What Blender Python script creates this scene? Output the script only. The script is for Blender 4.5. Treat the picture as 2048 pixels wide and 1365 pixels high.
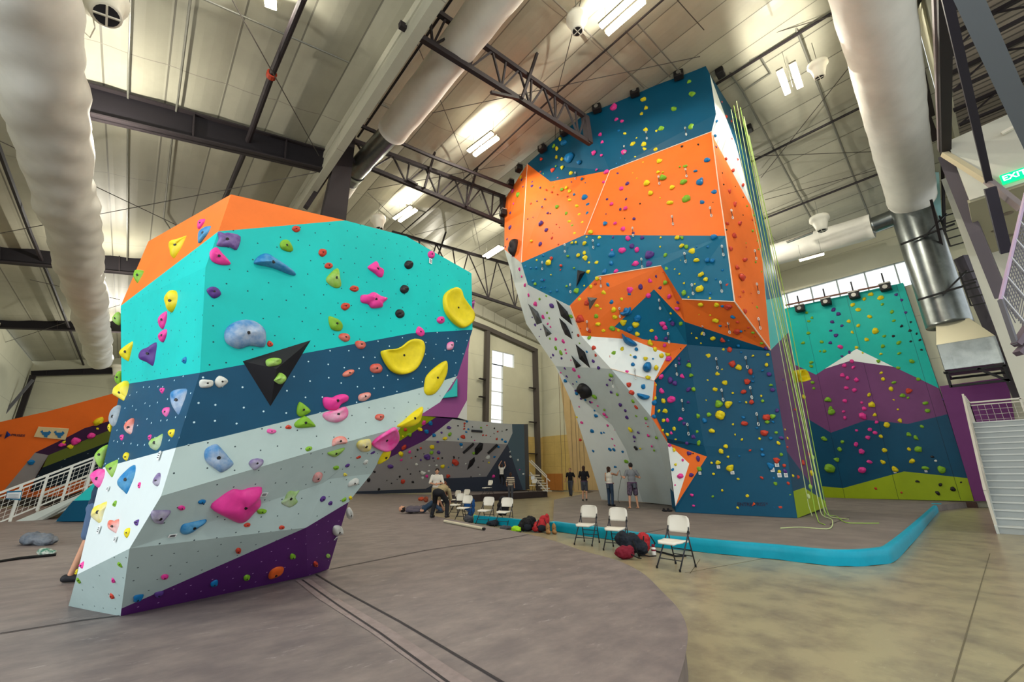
import bpy, math, random
import numpy as np
from mathutils import Vector, Matrix
S = bpy.context.scene
for o in list(bpy.data.objects): bpy.data.objects.remove(o)
COL = S.collection
random.seed(7)
# ---------------------------------------------------------------- camera, world, light, exposure
FPX, CX, CY, HOR = 850.0, 1024.0, 682.5, 951.0
PITCH = math.atan((HOR - CY) / FPX); YAW = math.radians(41)
SP, CP = math.sin(PITCH), math.cos(PITCH)
EYE = Vector((0, 0, 1.55))
FW = Vector((math.sin(YAW), math.cos(YAW), 0)); RT = Vector((math.cos(YAW), -math.sin(YAW), 0)); UP = Vector((0, 0, 1))
cd = bpy.data.cameras.new('camera'); cam = bpy.data.objects.new('camera', cd); COL.objects.link(cam)
cd.sensor_width = 36; cd.lens = FPX / 2048 * 36; cd.clip_end = 300; cd.clip_start = .05
fwd3 = FW * CP + UP * SP; up3 = -FW * SP + UP * CP
cam.matrix_world = Matrix(((RT.x, up3.x, -fwd3.x, EYE.x), (RT.y, up3.y, -fwd3.y, EYE.y), (RT.z, up3.z, -fwd3.z, EYE.z), (0, 0, 0, 1)))
S.camera = cam
w = bpy.data.worlds.new('sky'); S.world = w; w.use_nodes = True
w.node_tree.nodes['Background'].inputs[0].default_value = (.93, .98, 1.0, 1)
w.node_tree.nodes['Background'].inputs[1].default_value = 1.15
S.view_settings.view_transform = 'Standard'; S.view_settings.look = 'None'; S.view_settings.gamma = 1
S.view_settings.exposure = 0.45
def area(name, loc, size, power, col=(1, .95, .82), rot=(0, 0, 0), sizey=None):
    l = bpy.data.lights.new(name, 'AREA'); l.energy = power; l.color = col; l.shape = 'RECTANGLE'
    l.size = size; l.size_y = sizey or size
    o = bpy.data.objects.new(name, l); COL.objects.link(o); o.location = loc; o.rotation_euler = rot; return o
def point_light(loc, power, col=(1, .94, .8), r=.06):
    l = bpy.data.lights.new('hall_lamp_or_fill', 'POINT'); l.energy = power; l.color = col; l.shadow_soft_size = r
    o = bpy.data.objects.new('hall_lamp_or_fill', l); COL.objects.link(o); o.location = loc; return o
# added fill lights, outside the view or hidden by the tower and the near block
point_light((-3.0, 2.0, 9.5), 330)
for p in ((3.0, -3.5, 10.0), (10.0, -1.0, 15.5), (24.5, 15, 15.5), (25.5, 24, 15.5), (17.6, 29.5, 16.5)): point_light(p, 650)
point_light((26, 7.5, 15.0), 260)
area('side_fill_light', (-8.9, 3.7, 5.4), 11, 850, (.86, .95, 1), (0, math.radians(-90), 0), 8)  # added area light, brightens the left faces of the near block
for p in ((-2.5, 16, 11.6), (-2.5, 30, 11.6), (-2.5, 46, 11.6)): point_light(p, 420)  # low hall lamps without fixtures, taken from the glow on its ceiling
# ---------------------------------------------------------------- pixel -> place
def ray(x, y):
    v = CY - y
    return (FW * (FPX * CP - v * SP) + RT * (x - CX) + UP * (FPX * SP + v * CP))
def F(x, y, d):            # at distance d straight ahead
    r = ray(x, y); return EYE + r * (d / r.dot(FW))
def PL(x, y, n, c):        # on plane n.p = c
    r = ray(x, y); return EYE + r * ((c - n.dot(EYE)) / n.dot(r))
def PX(x, y, X): return PL(x, y, Vector((1, 0, 0)), X)
def PY(x, y, Y): return PL(x, y, Vector((0, 1, 0)), Y)
def G(x, y, z=0.0): return PL(x, y, UP, z)
# roofs: left hall, high hall west slope, high hall east slope
R1n, R1c = Vector((-.23, 0, 1)), 14.45
R2n, R2c = Vector((-.155, 0, 1)), 16.66
R3n, R3c = Vector((.21, 0, 1)), 23.23
def R1(x, y, dz=0): return PL(x, y, R1n, R1c - dz)
def R2(x, y, dz=0): return PL(x, y, R2n, R2c - dz)
def R3(x, y, dz=0): return PL(x, y, R3n, R3c - dz)
def RR(x, y, dz=0):
    p = R2(x, y, dz); return p if p.x < 18 else R3(x, y, dz)
# ---------------------------------------------------------------- materials
def s2l(c):
    c = c / 255.0; return c / 12.92 if c <= .04045 else ((c + .055) / 1.055) ** 2.4
def rgb(t): return (s2l(t[0]), s2l(t[1]), s2l(t[2]), 1)
MATS = {}
def mat(name, c, rough=.6, metal=0, noise=0, nscale=6, c2=None, bump=0, dots=None, dscale=5.2, drad=.055, emit=0, alpha=None, stretch=None, coat=0, stripes=None, spec=.25, ramp=(.4, .62), scuff=None):
    if name in MATS: return MATS[name]
    m = bpy.data.materials.new(name); m.use_nodes = True; nt = m.node_tree; N = nt.nodes; L = nt.links
    b = N['Principled BSDF']; b.inputs['Roughness'].default_value = rough; b.inputs['Specular IOR Level'].default_value = spec; b.inputs['Metallic'].default_value = metal
    b.inputs['Base Color'].default_value = rgb(c)
    if coat: b.inputs['Coat Weight'].default_value = coat
    src = None; tc = N.new('ShaderNodeTexCoord'); vec = tc.outputs['Object']
    if stretch:
        mp = N.new('ShaderNodeMapping'); mp.inputs['Scale'].default_value = stretch; L.new(vec, mp.inputs[0]); vec = mp.outputs[0]
    if noise or c2:
        nz = N.new('ShaderNodeTexNoise'); nz.inputs['Scale'].default_value = nscale; nz.inputs['Detail'].default_value = 6; nz.inputs['Roughness'].default_value = .65
        L.new(vec, nz.inputs['Vector'])
        mx = N.new('ShaderNodeMix'); mx.data_type = 'RGBA'; a = rgb(c)
        mx.inputs[6].default_value = a
        mx.inputs[7].default_value = rgb(c2) if c2 else (a[0] * (1 - noise), a[1] * (1 - noise), a[2] * (1 - noise), 1)
        rp = N.new('ShaderNodeValToRGB'); rp.color_ramp.elements[0].position = .4; rp.color_ramp.elements[1].position = .62
        rp.color_ramp.elements[0].position = ramp[0]; rp.color_ramp.elements[1].position = ramp[1]; L.new(nz.outputs[0], rp.inputs[0]); L.new(rp.outputs[0], mx.inputs[0]); src = mx.outputs[2]
        if bump:
            bp = N.new('ShaderNodeBump'); bp.inputs['Strength'].default_value = bump; bp.inputs['Distance'].default_value = .03
            L.new(nz.outputs[0], bp.inputs['Height']); L.new(bp.outputs[0], b.inputs['Normal'])
    if stripes:   # thin seams: (axis index, period, width, colour)
        sx = N.new('ShaderNodeSeparateXYZ'); L.new(tc.outputs['Object'], sx.inputs[0])
        cur = src
        for ax, per, wd, scol in stripes:
            q = N.new('ShaderNodeMath'); q.operation = 'PINGPONG'; q.inputs[1].default_value = per / 2; L.new(sx.outputs[ax], q.inputs[0])
            lt = N.new('ShaderNodeMath'); lt.operation = 'LESS_THAN'; lt.inputs[1].default_value = wd / 2; L.new(q.outputs[0], lt.inputs[0])
            m2 = N.new('ShaderNodeMix'); m2.data_type = 'RGBA'; L.new(lt.outputs[0], m2.inputs[0])
            if cur: L.new(cur, m2.inputs[6])
            else: m2.inputs[6].default_value = rgb(c)
            m2.inputs[7].default_value = rgb(scol); cur = m2.outputs[2]
        src = cur
    if dots:
        uv = N.new('ShaderNodeUVMap'); vo = N.new('ShaderNodeTexVoronoi'); vo.voronoi_dimensions = '2D'
        vo.inputs['Scale'].default_value = dscale; vo.inputs['Randomness'].default_value = .45
        L.new(uv.outputs[0], vo.inputs['Vector'])
        lt = N.new('ShaderNodeMath'); lt.operation = 'LESS_THAN'; lt.inputs[1].default_value = drad; L.new(vo.outputs['Distance'], lt.inputs[0])
        m2 = N.new('ShaderNodeMix'); m2.data_type = 'RGBA'; L.new(lt.outputs[0], m2.inputs[0])
        if src: L.new(src, m2.inputs[6])
        else: m2.inputs[6].default_value = rgb(c)
        m2.inputs[7].default_value = rgb(dots); src = m2.outputs[2]
    if scuff:   # pale scratches and rubbed spots
        mp2 = N.new('ShaderNodeMapping'); mp2.inputs['Scale'].default_value = (2.2, 6.5, 1); mp2.inputs['Rotation'].default_value = (0, 0, .5); L.new(tc.outputs['Object'], mp2.inputs[0])
        n2 = N.new('ShaderNodeTexNoise'); n2.inputs['Scale'].default_value = 1.6; n2.inputs['Detail'].default_value = 9; n2.inputs['Roughness'].default_value = .75; L.new(mp2.outputs[0], n2.inputs['Vector'])
        r2 = N.new('ShaderNodeValToRGB'); r2.color_ramp.elements[0].position = .6; r2.color_ramp.elements[1].position = .78; L.new(n2.outputs[0], r2.inputs[0])
        m3 = N.new('ShaderNodeMix'); m3.data_type = 'RGBA'; L.new(r2.outputs[0], m3.inputs[0]); L.new(src, m3.inputs[6]); m3.inputs[7].default_value = rgb(scuff); src = m3.outputs[2]
    if src: L.new(src, b.inputs['Base Color'])
    if emit:
        b.inputs['Emission Color'].default_value = rgb(c); b.inputs['Emission Strength'].default_value = emit
    if alpha is not None: b.inputs['Alpha'].default_value = alpha
    MATS[name] = m; return m
# ---------------------------------------------------------------- mesh collector
class M:
    def __init__(s): s.v = []; s.f = []; s.uv = {}
    def add(s, vs, fs):
        n = len(s.v); s.v += [tuple(p) for p in vs]; s.f += [tuple(i + n for i in f) for f in fs]; return s
    def box(s, c, d, R=None, taper=1):
        c = Vector(c); hx, hy, hz = d[0] / 2, d[1] / 2, d[2] / 2; vs = []
        for z in (-1, 1):
            t = taper if z > 0 else 1
            for x, y in ((-1, -1), (1, -1), (1, 1), (-1, 1)):
                p = Vector((x * hx * t, y * hy * t, z * hz)); vs.append(c + (R @ p if R else p))
        return s.add(vs, [(3, 2, 1, 0), (4, 5, 6, 7), (0, 1, 5, 4), (1, 2, 6, 5), (2, 3, 7, 6), (3, 0, 4, 7)])
    def beam(s, a, b, w, h, up=UP):
        a = Vector(a); b = Vector(b); d = b - a; L = d.length
        if L < 1e-6: return s
        z = d / L; x = z.cross(up)
        if x.length < 1e-4: x = z.cross(Vector((1, 0, 0)))
        x.normalize(); y = x.cross(z)
        R = Matrix((x, y, z)).transposed()
        return s.box((a + b) / 2, (w, h, L), R)
    def tube(s, pts, r, n=8, cap=True):
        pts = [Vector(p) for p in pts]; rs = r if isinstance(r, (list, tuple)) else [r] * len(pts); vs = []; fs = []; px = None
        for i, p in enumerate(pts):
            t = (pts[min(i + 1, len(pts) - 1)] - pts[max(i - 1, 0)])
            t = t.normalized() if t.length > 1e-9 else Vector((0, 0, 1))
            if px is None: px = t.cross(UP) if abs(t.z) < .95 else t.cross(Vector((1, 0, 0)))
            px = (px - t * px.dot(t)).normalized(); py = t.cross(px)
            for k in range(n):
                a = 2 * math.pi * k / n; vs.append(p + px * math.cos(a) * rs[i] + py * math.sin(a) * rs[i])
        for i in range(len(pts) - 1):
            for k in range(n):
                fs.append((i * n + k, i * n + (k + 1) % n, (i + 1) * n + (k + 1) % n, (i + 1) * n + k))
        if cap: fs += [tuple(range(n - 1, -1, -1)), tuple((len(pts) - 1) * n + k for k in range(n))]
        return s.add(vs, fs)
    def ell(s, c, r, R=None, n=12, m=8):
        c = Vector(c); vs = []; fs = []
        for i in range(m + 1):
            t = math.pi * i / m
            for k in range(n):
                a = 2 * math.pi * k / n
                p = Vector((r[0] * math.sin(t) * math.cos(a), r[1] * math.sin(t) * math.sin(a), r[2] * math.cos(t)))
                vs.append(c + (R @ p if R else p))
        for i in range(m):
            for k in range(n): fs.append((i * n + k, (i + 1) * n + k, (i + 1) * n + (k + 1) % n, i * n + (k + 1) % n))
        return s.add(vs, fs)
    def cap(s, a, b, ra, rb, n=12):   # round-ended tapered limb
        a = Vector(a); b = Vector(b); d = (b - a); 
        z = d.normalized() if d.length > 1e-6 else Vector((0, 0, 1))
        pts = [a - z * ra * .98, a - z * ra * .7, a - z * ra * .3, a, (a + b) / 2, b, b + z * rb * .3, b + z * rb * .7, b + z * rb * .98]
        rs = [ra * .15, ra * .71, ra * .95, ra, (ra + rb) / 2, rb, rb * .95, rb * .71, rb * .15]
        return s.tube(pts, rs, n)
    def prism(s, poly, d):
        poly = [Vector(p) for p in poly]; d = Vector(d); n = len(poly)
        return s.add(poly + [p + d for p in poly], [tuple(range(n)), tuple(range(2 * n - 1, n - 1, -1))] + [((i + 1) % n, i, n + i, n + (i + 1) % n) for i in range(n)])
    def build(s, name, m, parent=None, smooth=False, label=None, origin=None, kind=None):
        me = bpy.data.meshes.new(name)
        org = Vector(origin) if origin is not None else Vector((0, 0, 0))
        me.from_pydata([Vector(p) - org for p in s.v], [], s.f)
        if m: me.materials.append(m)
        if s.uv:
            ul = me.uv_layers.new(name='UVMap')
            for p in me.polygons:
                for li, vi in zip(p.loop_indices, p.vertices): ul.data[li].uv = s.uv.get((p.index, vi), (0, 0))
        if smooth:
            for p in me.polygons: p.use_smooth = True
        me.validate(); me.update()
        o = bpy.data.objects.new(name, me); COL.objects.link(o); o.location = org
        if parent is not None:
            o.parent = parent; o.location = org - parent.location if not parent.rotation_euler.z else org
        if label: o['label'] = label
        if kind: o['kind'] = kind
        return o
def fixn(o):
    import bmesh
    bm = bmesh.new(); bm.from_mesh(o.data); bmesh.ops.recalc_face_normals(bm, faces=bm.faces); bm.to_mesh(o.data); bm.free(); return o
def tag(o, label, cat, group=None):
    o['label'] = label; o['category'] = cat
    if group: o['group'] = group
    return o
def empty(name, loc, label, cat, group=None, rz=0):
    o = bpy.data.objects.new(name, None); COL.objects.link(o); o.location = loc; o.rotation_euler = (0, 0, rz); o.empty_display_size = .1
    return tag(o, label, cat, group)
def struct(o): o['kind'] = 'structure'; return o
def voxel(o, size, sm=3):
    r = o.modifiers.new('remesh', 'REMESH'); r.mode = 'VOXEL'; r.voxel_size = size; r.use_smooth_shade = True
    k = o.modifiers.new('smooth', 'SMOOTH'); k.iterations = sm; return o
def sub(o, lv=1):
    k = o.modifiers.new('sub', 'SUBSURF'); k.levels = lv; k.render_levels = lv; return o
def bevel(o, wd=.01, seg=2):
    k = o.modifiers.new('bevel', 'BEVEL'); k.width = wd; k.segments = seg; k.limit_method = 'ANGLE'; return o
def textmesh(name, s, size, m, parent, mw, ext=.003):
    cu = bpy.data.curves.new(name, 'FONT'); cu.body = s; cu.size = size; cu.extrude = ext; cu.align_x = 'CENTER'; cu.align_y = 'CENTER'; cu.offset = size * .012
    t = bpy.data.objects.new(name, cu); COL.objects.link(t); dg = bpy.context.evaluated_depsgraph_get(); dg.update()
    me = bpy.data.meshes.new_from_object(t.evaluated_get(dg)); COL.objects.unlink(t); bpy.data.objects.remove(t)
    o = bpy.data.objects.new(name, me); COL.objects.link(o); me.materials.clear(); me.materials.append(m)
    me.transform(mw); o.parent = parent
    if parent is not None: o.matrix_parent_inverse = parent.matrix_world.inverted() if parent.parent else Matrix.Translation(-parent.location)
    return o
# ---------------------------------------------------------------- faceted climbing walls
def solve(verts, facets, pr=.12, iters=0):
    """verts: name -> (x, y, dist, weight); facets: (panel, plane id, material, [names]). Slides the corners along until every plane is flat."""
    rays = {k: ray(v[0], v[1]) for k, v in verts.items()}
    rays = {k: r / r.dot(FW) for k, r in rays.items()}
    planes = {}
    for pn, pid, m, ns in facets:
        planes.setdefault(pid, []); planes[pid] += [n for n in ns if n not in planes[pid]]
    # on a flat facet the inverse distance is linear in the viewing direction: one least-squares system for all corners and planes
    ks = list(verts); ix = {k: i for i, k in enumerate(ks)}; nv = len(ks); pids = list(planes); A = []; B = []
    u = {k: (rays[k].dot(RT), rays[k].z, 1.0) for k in ks}
    for k in ks:
        row = np.zeros(nv + 3 * len(pids)); wt = pr * math.sqrt(verts[k][3]) * verts[k][2] * (8 if verts[k][3] >= 20 else 1); row[ix[k]] = wt; A.append(row); B.append(wt / verts[k][2])
    for j, pid in enumerate(pids):
        if len(planes[pid]) < 4: continue
        for k in planes[pid]:
            row = np.zeros(nv + 3 * len(pids)); wt = 12 * verts[k][2]; row[ix[k]] = wt; row[nv + 3 * j:nv + 3 * j + 3] = [-wt * q for q in u[k]]; A.append(row); B.append(0)
    sol = np.linalg.lstsq(np.array(A), np.array(B), rcond=None)[0]
    d = {k: 1 / sol[ix[k]] for k in ks}
    P = {k: EYE + rays[k] * d[k] for k in verts}
    for k in ks:
        if abs(d[k] / verts[k][2] - 1) > .07: print('MOVED', k, verts[k][2], round(d[k], 2))
    pl = {}
    for pid, ns in planes.items():
        A = np.array([P[n] for n in ns]); c = A.mean(0); _, _, vt = np.linalg.svd(A - c); nn = Vector(vt[2]).normalized()
        if nn.dot(Vector(c) - EYE) > 0: nn = -nn
        pl[pid] = (nn, nn.dot(Vector(c))); rs = np.abs((A - c) @ vt[2]).max()
        if rs > .03: print('NONFLAT', pid, round(float(rs), 3))
    return P, pl
def boundary(facets):
    e = {}
    for _, _, _, ns in facets:
        for a, b in zip(ns, ns[1:] + ns[:1]): e[(a, b)] = e.get((a, b), 0) + 1
    be = [(a, b) for (a, b) in e if (b, a) not in e]
    nx = dict(be); 
    if not be: return []
    st = be[0][0]; loop = [st]; cur = nx[st]
    while cur != st and len(loop) < 400 and cur in nx: loop.append(cur); cur = nx[cur]
    return loop
class Wall:
    def __init__(s, verts, facets, where, pr=.12):
        s.verts, s.facets, s.where = verts, facets, where; s.P, s.pl = solve(verts, facets, pr)
    def hit(s, x, y):
        best = None
        for pn, pid, m, ns in s.facets:
            pp = [(s.verts[n][0], s.verts[n][1]) for n in ns]
            ins = False; dm = 1e9
            for (x1, y1), (x2, y2) in zip(pp, pp[1:] + pp[:1]):
                if (y1 > y) != (y2 > y) and x < (x2 - x1) * (y - y1) / (y2 - y1) + x1: ins = not ins
                L2 = (x2 - x1) ** 2 + (y2 - y1) ** 2 or 1; t = max(0, min(1, ((x - x1) * (x2 - x1) + (y - y1) * (y2 - y1)) / L2))
                dm = min(dm, math.hypot(x1 + t * (x2 - x1) - x, y1 + t * (y2 - y1) - y))
            if ins: dm = -dm - 1e-3
            if best is None or dm < best[0]: best = (dm, pid, pn)
        n, c = s.pl[best[1]]
        return PL(x, y, n, c), n, best[2], best[1]
    def panels(s, parent, name, thick=0):
        cs = {}
        for pn, pid, m, ns in s.facets: cs.setdefault((pn, m), []).append((pid, ns))
        for (pn, m), fl in cs.items():
            k = M()
            for pid, ns in fl:
                i = len(k.f); n, c = s.pl[pid]; ux = n.cross(UP).normalized(); uy = ux.cross(n)
                base = len(k.v); k.add([s.P[q] for q in ns], [tuple(range(len(ns)))])
                for j, q in enumerate(ns): k.uv[(i, base + j)] = (ux.dot(s.P[q]), uy.dot(s.P[q]))
            k.build(name, m, parent, label=pn)
    def back(s, parent, name, m, C, t=.55, zk=1.0):
        loop = boundary(s.facets); C = Vector(C); k = M(); n = len(loop)
        A = [s.P[q] for q in loop]; B = []
        for p in A:
            q = p.lerp(Vector((C.x, C.y, p.z)), t); q.z = p.z * zk if zk != 1 else p.z; B.append(q)
        cen = sum(B, Vector()) / n
        k.add(A + B + [cen], [(i, (i + 1) % n, n + (i + 1) % n, n + i) for i in range(n)] + [(n + i, n + (i + 1) % n, 2 * n) for i in range(n)])
        return k.build(name, m, parent)
# ---------------------------------------------------------------- palette
ORANGE = mat('orange_panel', (240, 118, 40), .55, noise=.12, nscale=1.2)
TEAL = mat('teal_panel', (0, 190, 185), .5, noise=.1, nscale=1.1, dots=(10, 70, 80), drad=.04)
NAVY = mat('navy_panel', (0, 70, 102), .5, noise=.12, nscale=1.3, dots=(190, 220, 230), drad=.045)
GREY = mat('pale_grey_panel', (176, 196, 194), .6, noise=.08, nscale=1.5, dots=(60, 75, 80), drad=.038)
WHITE = mat('white_panel', (206, 216, 217), .55, noise=.04, nscale=1.5)
PURPLE = mat('purple_panel', (88, 34, 108), .55, noise=.12, nscale=1.5, dots=(190, 150, 200), drad=.04)
T_OR = mat('tower_orange', (236, 112, 40), .55, noise=.08, nscale=.5)
T_BL = mat('tower_blue', (0, 98, 132), .5, noise=.1, nscale=.5)
T_NV = mat('tower_navy', (0, 76, 108), .5, noise=.1, nscale=.5)
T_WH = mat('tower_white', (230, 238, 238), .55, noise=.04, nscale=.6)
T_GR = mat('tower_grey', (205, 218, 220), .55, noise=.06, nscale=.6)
T_TL = mat('wall_teal', (10, 180, 170), .5, noise=.12, nscale=.5, stripes=[(1, 2.44, .02, (20, 110, 110))])
T_PU = mat('wall_purple', (112, 62, 112), .55, noise=.12, nscale=.5, stripes=[(1, 2.44, .02, (70, 40, 75))])
T_N2 = mat('wall_navy', (0, 72, 105), .5, noise=.15, nscale=.5, stripes=[(1, 2.44, .02, (0, 40, 60))])
T_GN = mat('wall_green', (150, 172, 20), .5, noise=.12, nscale=.5, stripes=[(1, 2.44, .02, (70, 85, 15))])
STEEL = mat('dark_steel', (42, 37, 40), .6)
STEEL2 = mat('grey_steel', (100, 100, 108), .55)
CREAM = mat('cream_liner', (205, 203, 180), .6, noise=.05, nscale=.6, stripes=[(2, 2.6, .03, (170, 168, 150))])
WWALL = mat('white_plaster', (200, 200, 188), .8, noise=.03, nscale=1)
LINER = mat('ceiling_liner', (170, 168, 152), .42, noise=.12, nscale=.35, stripes=[(0, 1.52, .05, (112, 110, 100)), (1, 7.5, .03, (130, 128, 118))], bump=.5)
MATM = mat('mat_vinyl', (104, 95, 95), .55, c2=(130, 119, 115), nscale=2.4, bump=.12, ramp=(.36, .72), scuff=(176, 168, 164), stretch=(1, 1.8, 1))
PADM = mat('pad_carpet', (112, 104, 100), .9, c2=(124, 116, 110), nscale=1.2)
CONC = mat('concrete', (158, 148, 118), .28, c2=(116, 106, 90), nscale=1.9, bump=.03, ramp=(.42, .74), scuff=(186, 178, 150))
BLUE = mat('blue_vinyl', (0, 150, 178), .45, noise=.1, nscale=3)
BLACK = mat('black', (22, 22, 24), .5)
DARK = mat('dark_recess', (40, 40, 44), .8)
# ---------------------------------------------------------------- the shell of the hall
def quad(k, pts): k.add(pts, [tuple(range(len(pts)))])
k = M(); k.box((12, 28, -.1), (54, 90, .2)); struct(k.build('floor', CONC))
# sawn joints in the slab
def roof(name, x0, x1, y0, y1, zf, m, bay=1.52):
    k = M(); xs = []; x = math.ceil(x0 / bay) * bay
    grid = [x0]
    n = int((x1 - x0) / (bay / 6)); grid = [x0 + (x1 - x0) * i / n for i in range(n + 1)]
    vs = []
    for x in grid:
        z = zf(x) - .07 * abs(math.sin(math.pi * x / bay))
        vs += [(x, y0, z), (x, y1, z)]
    for x in grid: vs += [(x, y0, zf(x) + .3), (x, y1, zf(x) + .3)]
    N = 2 * (n + 1); fs = []
    for i in range(n):
        a = 2 * i; fs.append((a, a + 1, a + 3, a + 2)); fs.append((N + a, N + a + 2, N + a + 3, N + a + 1))
    k.add(vs, fs); o = k.build(name, m, smooth=False); return struct(o)
roof('ceiling', -9.3, 3.8, -5, 62.3, lambda x: 14.45 + .23 * x, LINER)
roof('ceiling', 3.8, 18, -1.3, 33.3, lambda x: 16.66 + .155 * x, LINER)
roof('ceiling', 18, 33.3, -1.3, 33.3, lambda x: 23.23 - .21 * x, LINER)
# curtain of insulation between the low and the high roof
k = M()
for i in range(8):
    z0 = 13.95 + i * .4; k.box((3.95 + .03 * math.sin(i * 2), 26, z0 + .21), (.3, 74, .42))
struct(k.build('wall_fascia', LINER))
# far wall of the high hall with its tall window, east wall with the clerestory, far end and west side of the low hall
def wall_with_holes(name, axis, pos, th, a0, a1, z0, ztop, holes, m):
    k = M(); cuts = sorted({a0, a1} | {h[0] for h in holes} | {h[1] for h in holes})
    for c0, c1 in zip(cuts, cuts[1:]):
        hs = [h for h in holes if h[0] < (c0 + c1) / 2 < h[1]]; z = z0; segs = []
        for h in sorted(hs, key=lambda h: h[2]): segs.append((z, h[2])); z = h[3]
        for s0, s1 in segs:
            if s1 > s0: _seg(k, axis, pos, th, c0, c1, s0, s0, s1, s1)
        _seg(k, axis, pos, th, c0, c1, z, z, ztop(c0), ztop(c1))
    return struct(k.build(name, m))
def _seg(k, axis, pos, th, a, b, za, zb, zc, zd):
    if axis == 'Y': p = [(a, pos, za), (b, pos, zb), (b, pos, zd), (a, pos, zc)]; d = (0, th, 0)
    else: p = [(pos, a, za), (pos, b, zb), (pos, b, zd), (pos, a, zc)]; d = (th, 0, 0)
    k.prism(p, d)
YF = 33.0; XR = 33.0
def yx(x, y): p = PY(x, y, YF); return p.x, p.z
wa, wb = yx(983.5, 752), yx(1008, 705); wc = yx(1029, 737); wd = yx(1006, 845)
HOLE = [(wa[0], wd[0], wd[1] - 1.2, wb[1]), (wd[0], wc[0], wc[1], wb[1])]
highz = lambda x: (16.66 + .155 * x) if x < 18 else 23.23 - .21 * x
wall_with_holes('wall_back', 'Y', YF, .3, 3.8, 18, 0, highz, [], CREAM)
wall_with_holes('wall_back', 'Y', YF, .3, 18, XR + .3, 0, highz, HOLE, CREAM)
ck = [PX(1563, 588, XR), PX(1575, 621, XR), PX(1840, 530, XR), PX(1843, 556, XR)]
z_lo = (ck[1].z + ck[3].z) / 2 - .3; z_hi = (ck[0].z + ck[2].z) / 2 + .25
EH = [(ck[2].y - .4, ck[0].y + 1.2, z_lo, z_hi)]
wall_with_holes('wall_right', 'X', XR, .3, -1.6, YF + .3, 0, lambda y: 16.3, EH, CREAM)
wall_with_holes('wall_end', 'Y', 62, .3, -9.3, 3.8, 0, lambda x: 14.45 + .23 * x, [], CREAM)
LW = [(-2, 9, 1.2, 9.5)]
wall_with_holes('wall_left', 'X', -9.3, .3, -5, 62.3, 0, lambda y: 12.1, [(-2, 3.5, 1.2, 9.5), (4.0, 9.5, 1.2, 9.5)], CREAM)  # openings cut for the two added side windows
FRAME = mat('window_frame_white', (225, 228, 225), .4); GLASS = mat('window_glass', (235, 245, 248), .05, alpha=.12)
def window(name, axis, pos, a0, a1, z0, z1, na, nz, m=FRAME):
    k = M(); c = ((a0 + a1) / 2, (z0 + z1) / 2); t = .07
    def bar(ac, zc, wa_, wz): 
        if axis == 'Y': k.box((ac, pos, zc), (wa_, .1, wz))
        else: k.box((pos, ac, zc), (.1, wa_, wz))
    for i in range(na + 1): bar(a0 + (a1 - a0) * i / na, c[1], t, z1 - z0)
    for i in range(nz + 1): bar(c[0], z0 + (z1 - z0) * i / nz, a1 - a0, t)
    o = struct(k.build(name, m)); g = M()
    if axis == 'Y': g.box((c[0], pos + .03, c[1]), (a1 - a0, .01, z1 - z0))
    else: g.box((pos + .03, c[0], c[1]), (.01, a1 - a0, z1 - z0))
    g.build('window_pane', GLASS, o); return o
window('window_1', 'Y', YF + .1, HOLE[0][0], HOLE[0][1], HOLE[0][2], HOLE[1][2], 1, 5)
window('window_2', 'Y', YF + .1, HOLE[0][0], HOLE[1][1], HOLE[1][2], HOLE[1][3], 2, 1)
window('window_3', 'X', XR + .1, EH[0][0], EH[0][1], EH[0][2], EH[0][3], 6, 1, mat('window_mullion', (150, 160, 160), .5))
window('added_window_4', 'X', -9.2, -2, 3.5, 1.2, 9.5, 3, 4); window('added_window_5', 'X', -9.2, 4.0, 9.5, 1.2, 9.5, 3, 4)  # invented windows out of view, put in for light from the left
# plywood lining low on the east wall and behind the stair, painted stripe
PLY = mat('plywood_yellow', (205, 178, 110), .6, noise=.12, nscale=1.2, stripes=[(1, 2.4, .02, (160, 130, 75)), (2, 1.2, .015, (165, 138, 80))])
PLYT = mat('plywood_tan', (200, 172, 125), .65, noise=.08, nscale=1.2, stripes=[(1, 1.2, .02, (165, 138, 95))])
OAK = mat('plywood_orange', (184, 120, 58), .6, noise=.1, nscale=1.2, stripes=[(1, 2.4, .02, (120, 75, 35))])
k = M(); a = PX(1079, 962, XR); top = PX(1100, 874, XR).z
k.box((XR - .05, 27.5, top / 2 + .1), (.08, 10.9, top - .1)); struct(k.build('wall_lining', PLY))
k = M(); k.box((31.2, YF - .05, top / 2), (3.5, .08, top - .1)); struct(k.build('wall_lining', PLY))
k = M(); e0 = PX(1092, 950, XR); e1 = PX(1127, 950, XR); k.box((XR - .12, (e0.y + e1.y) / 2, e0.z / 2 + .1), (.06, abs(e0.y - e1.y), e0.z)); struct(k.build('wall_lining', OAK))
k = M(); k.prism([PX(1118, 748, XR - .2), PX(1215, 748, XR - .2), PX(1215, 985, XR - .2), PX(1148, 985, XR - .2)], (.12, 0, 0)); struct(k.build('wall_lining', PLYT))
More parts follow.
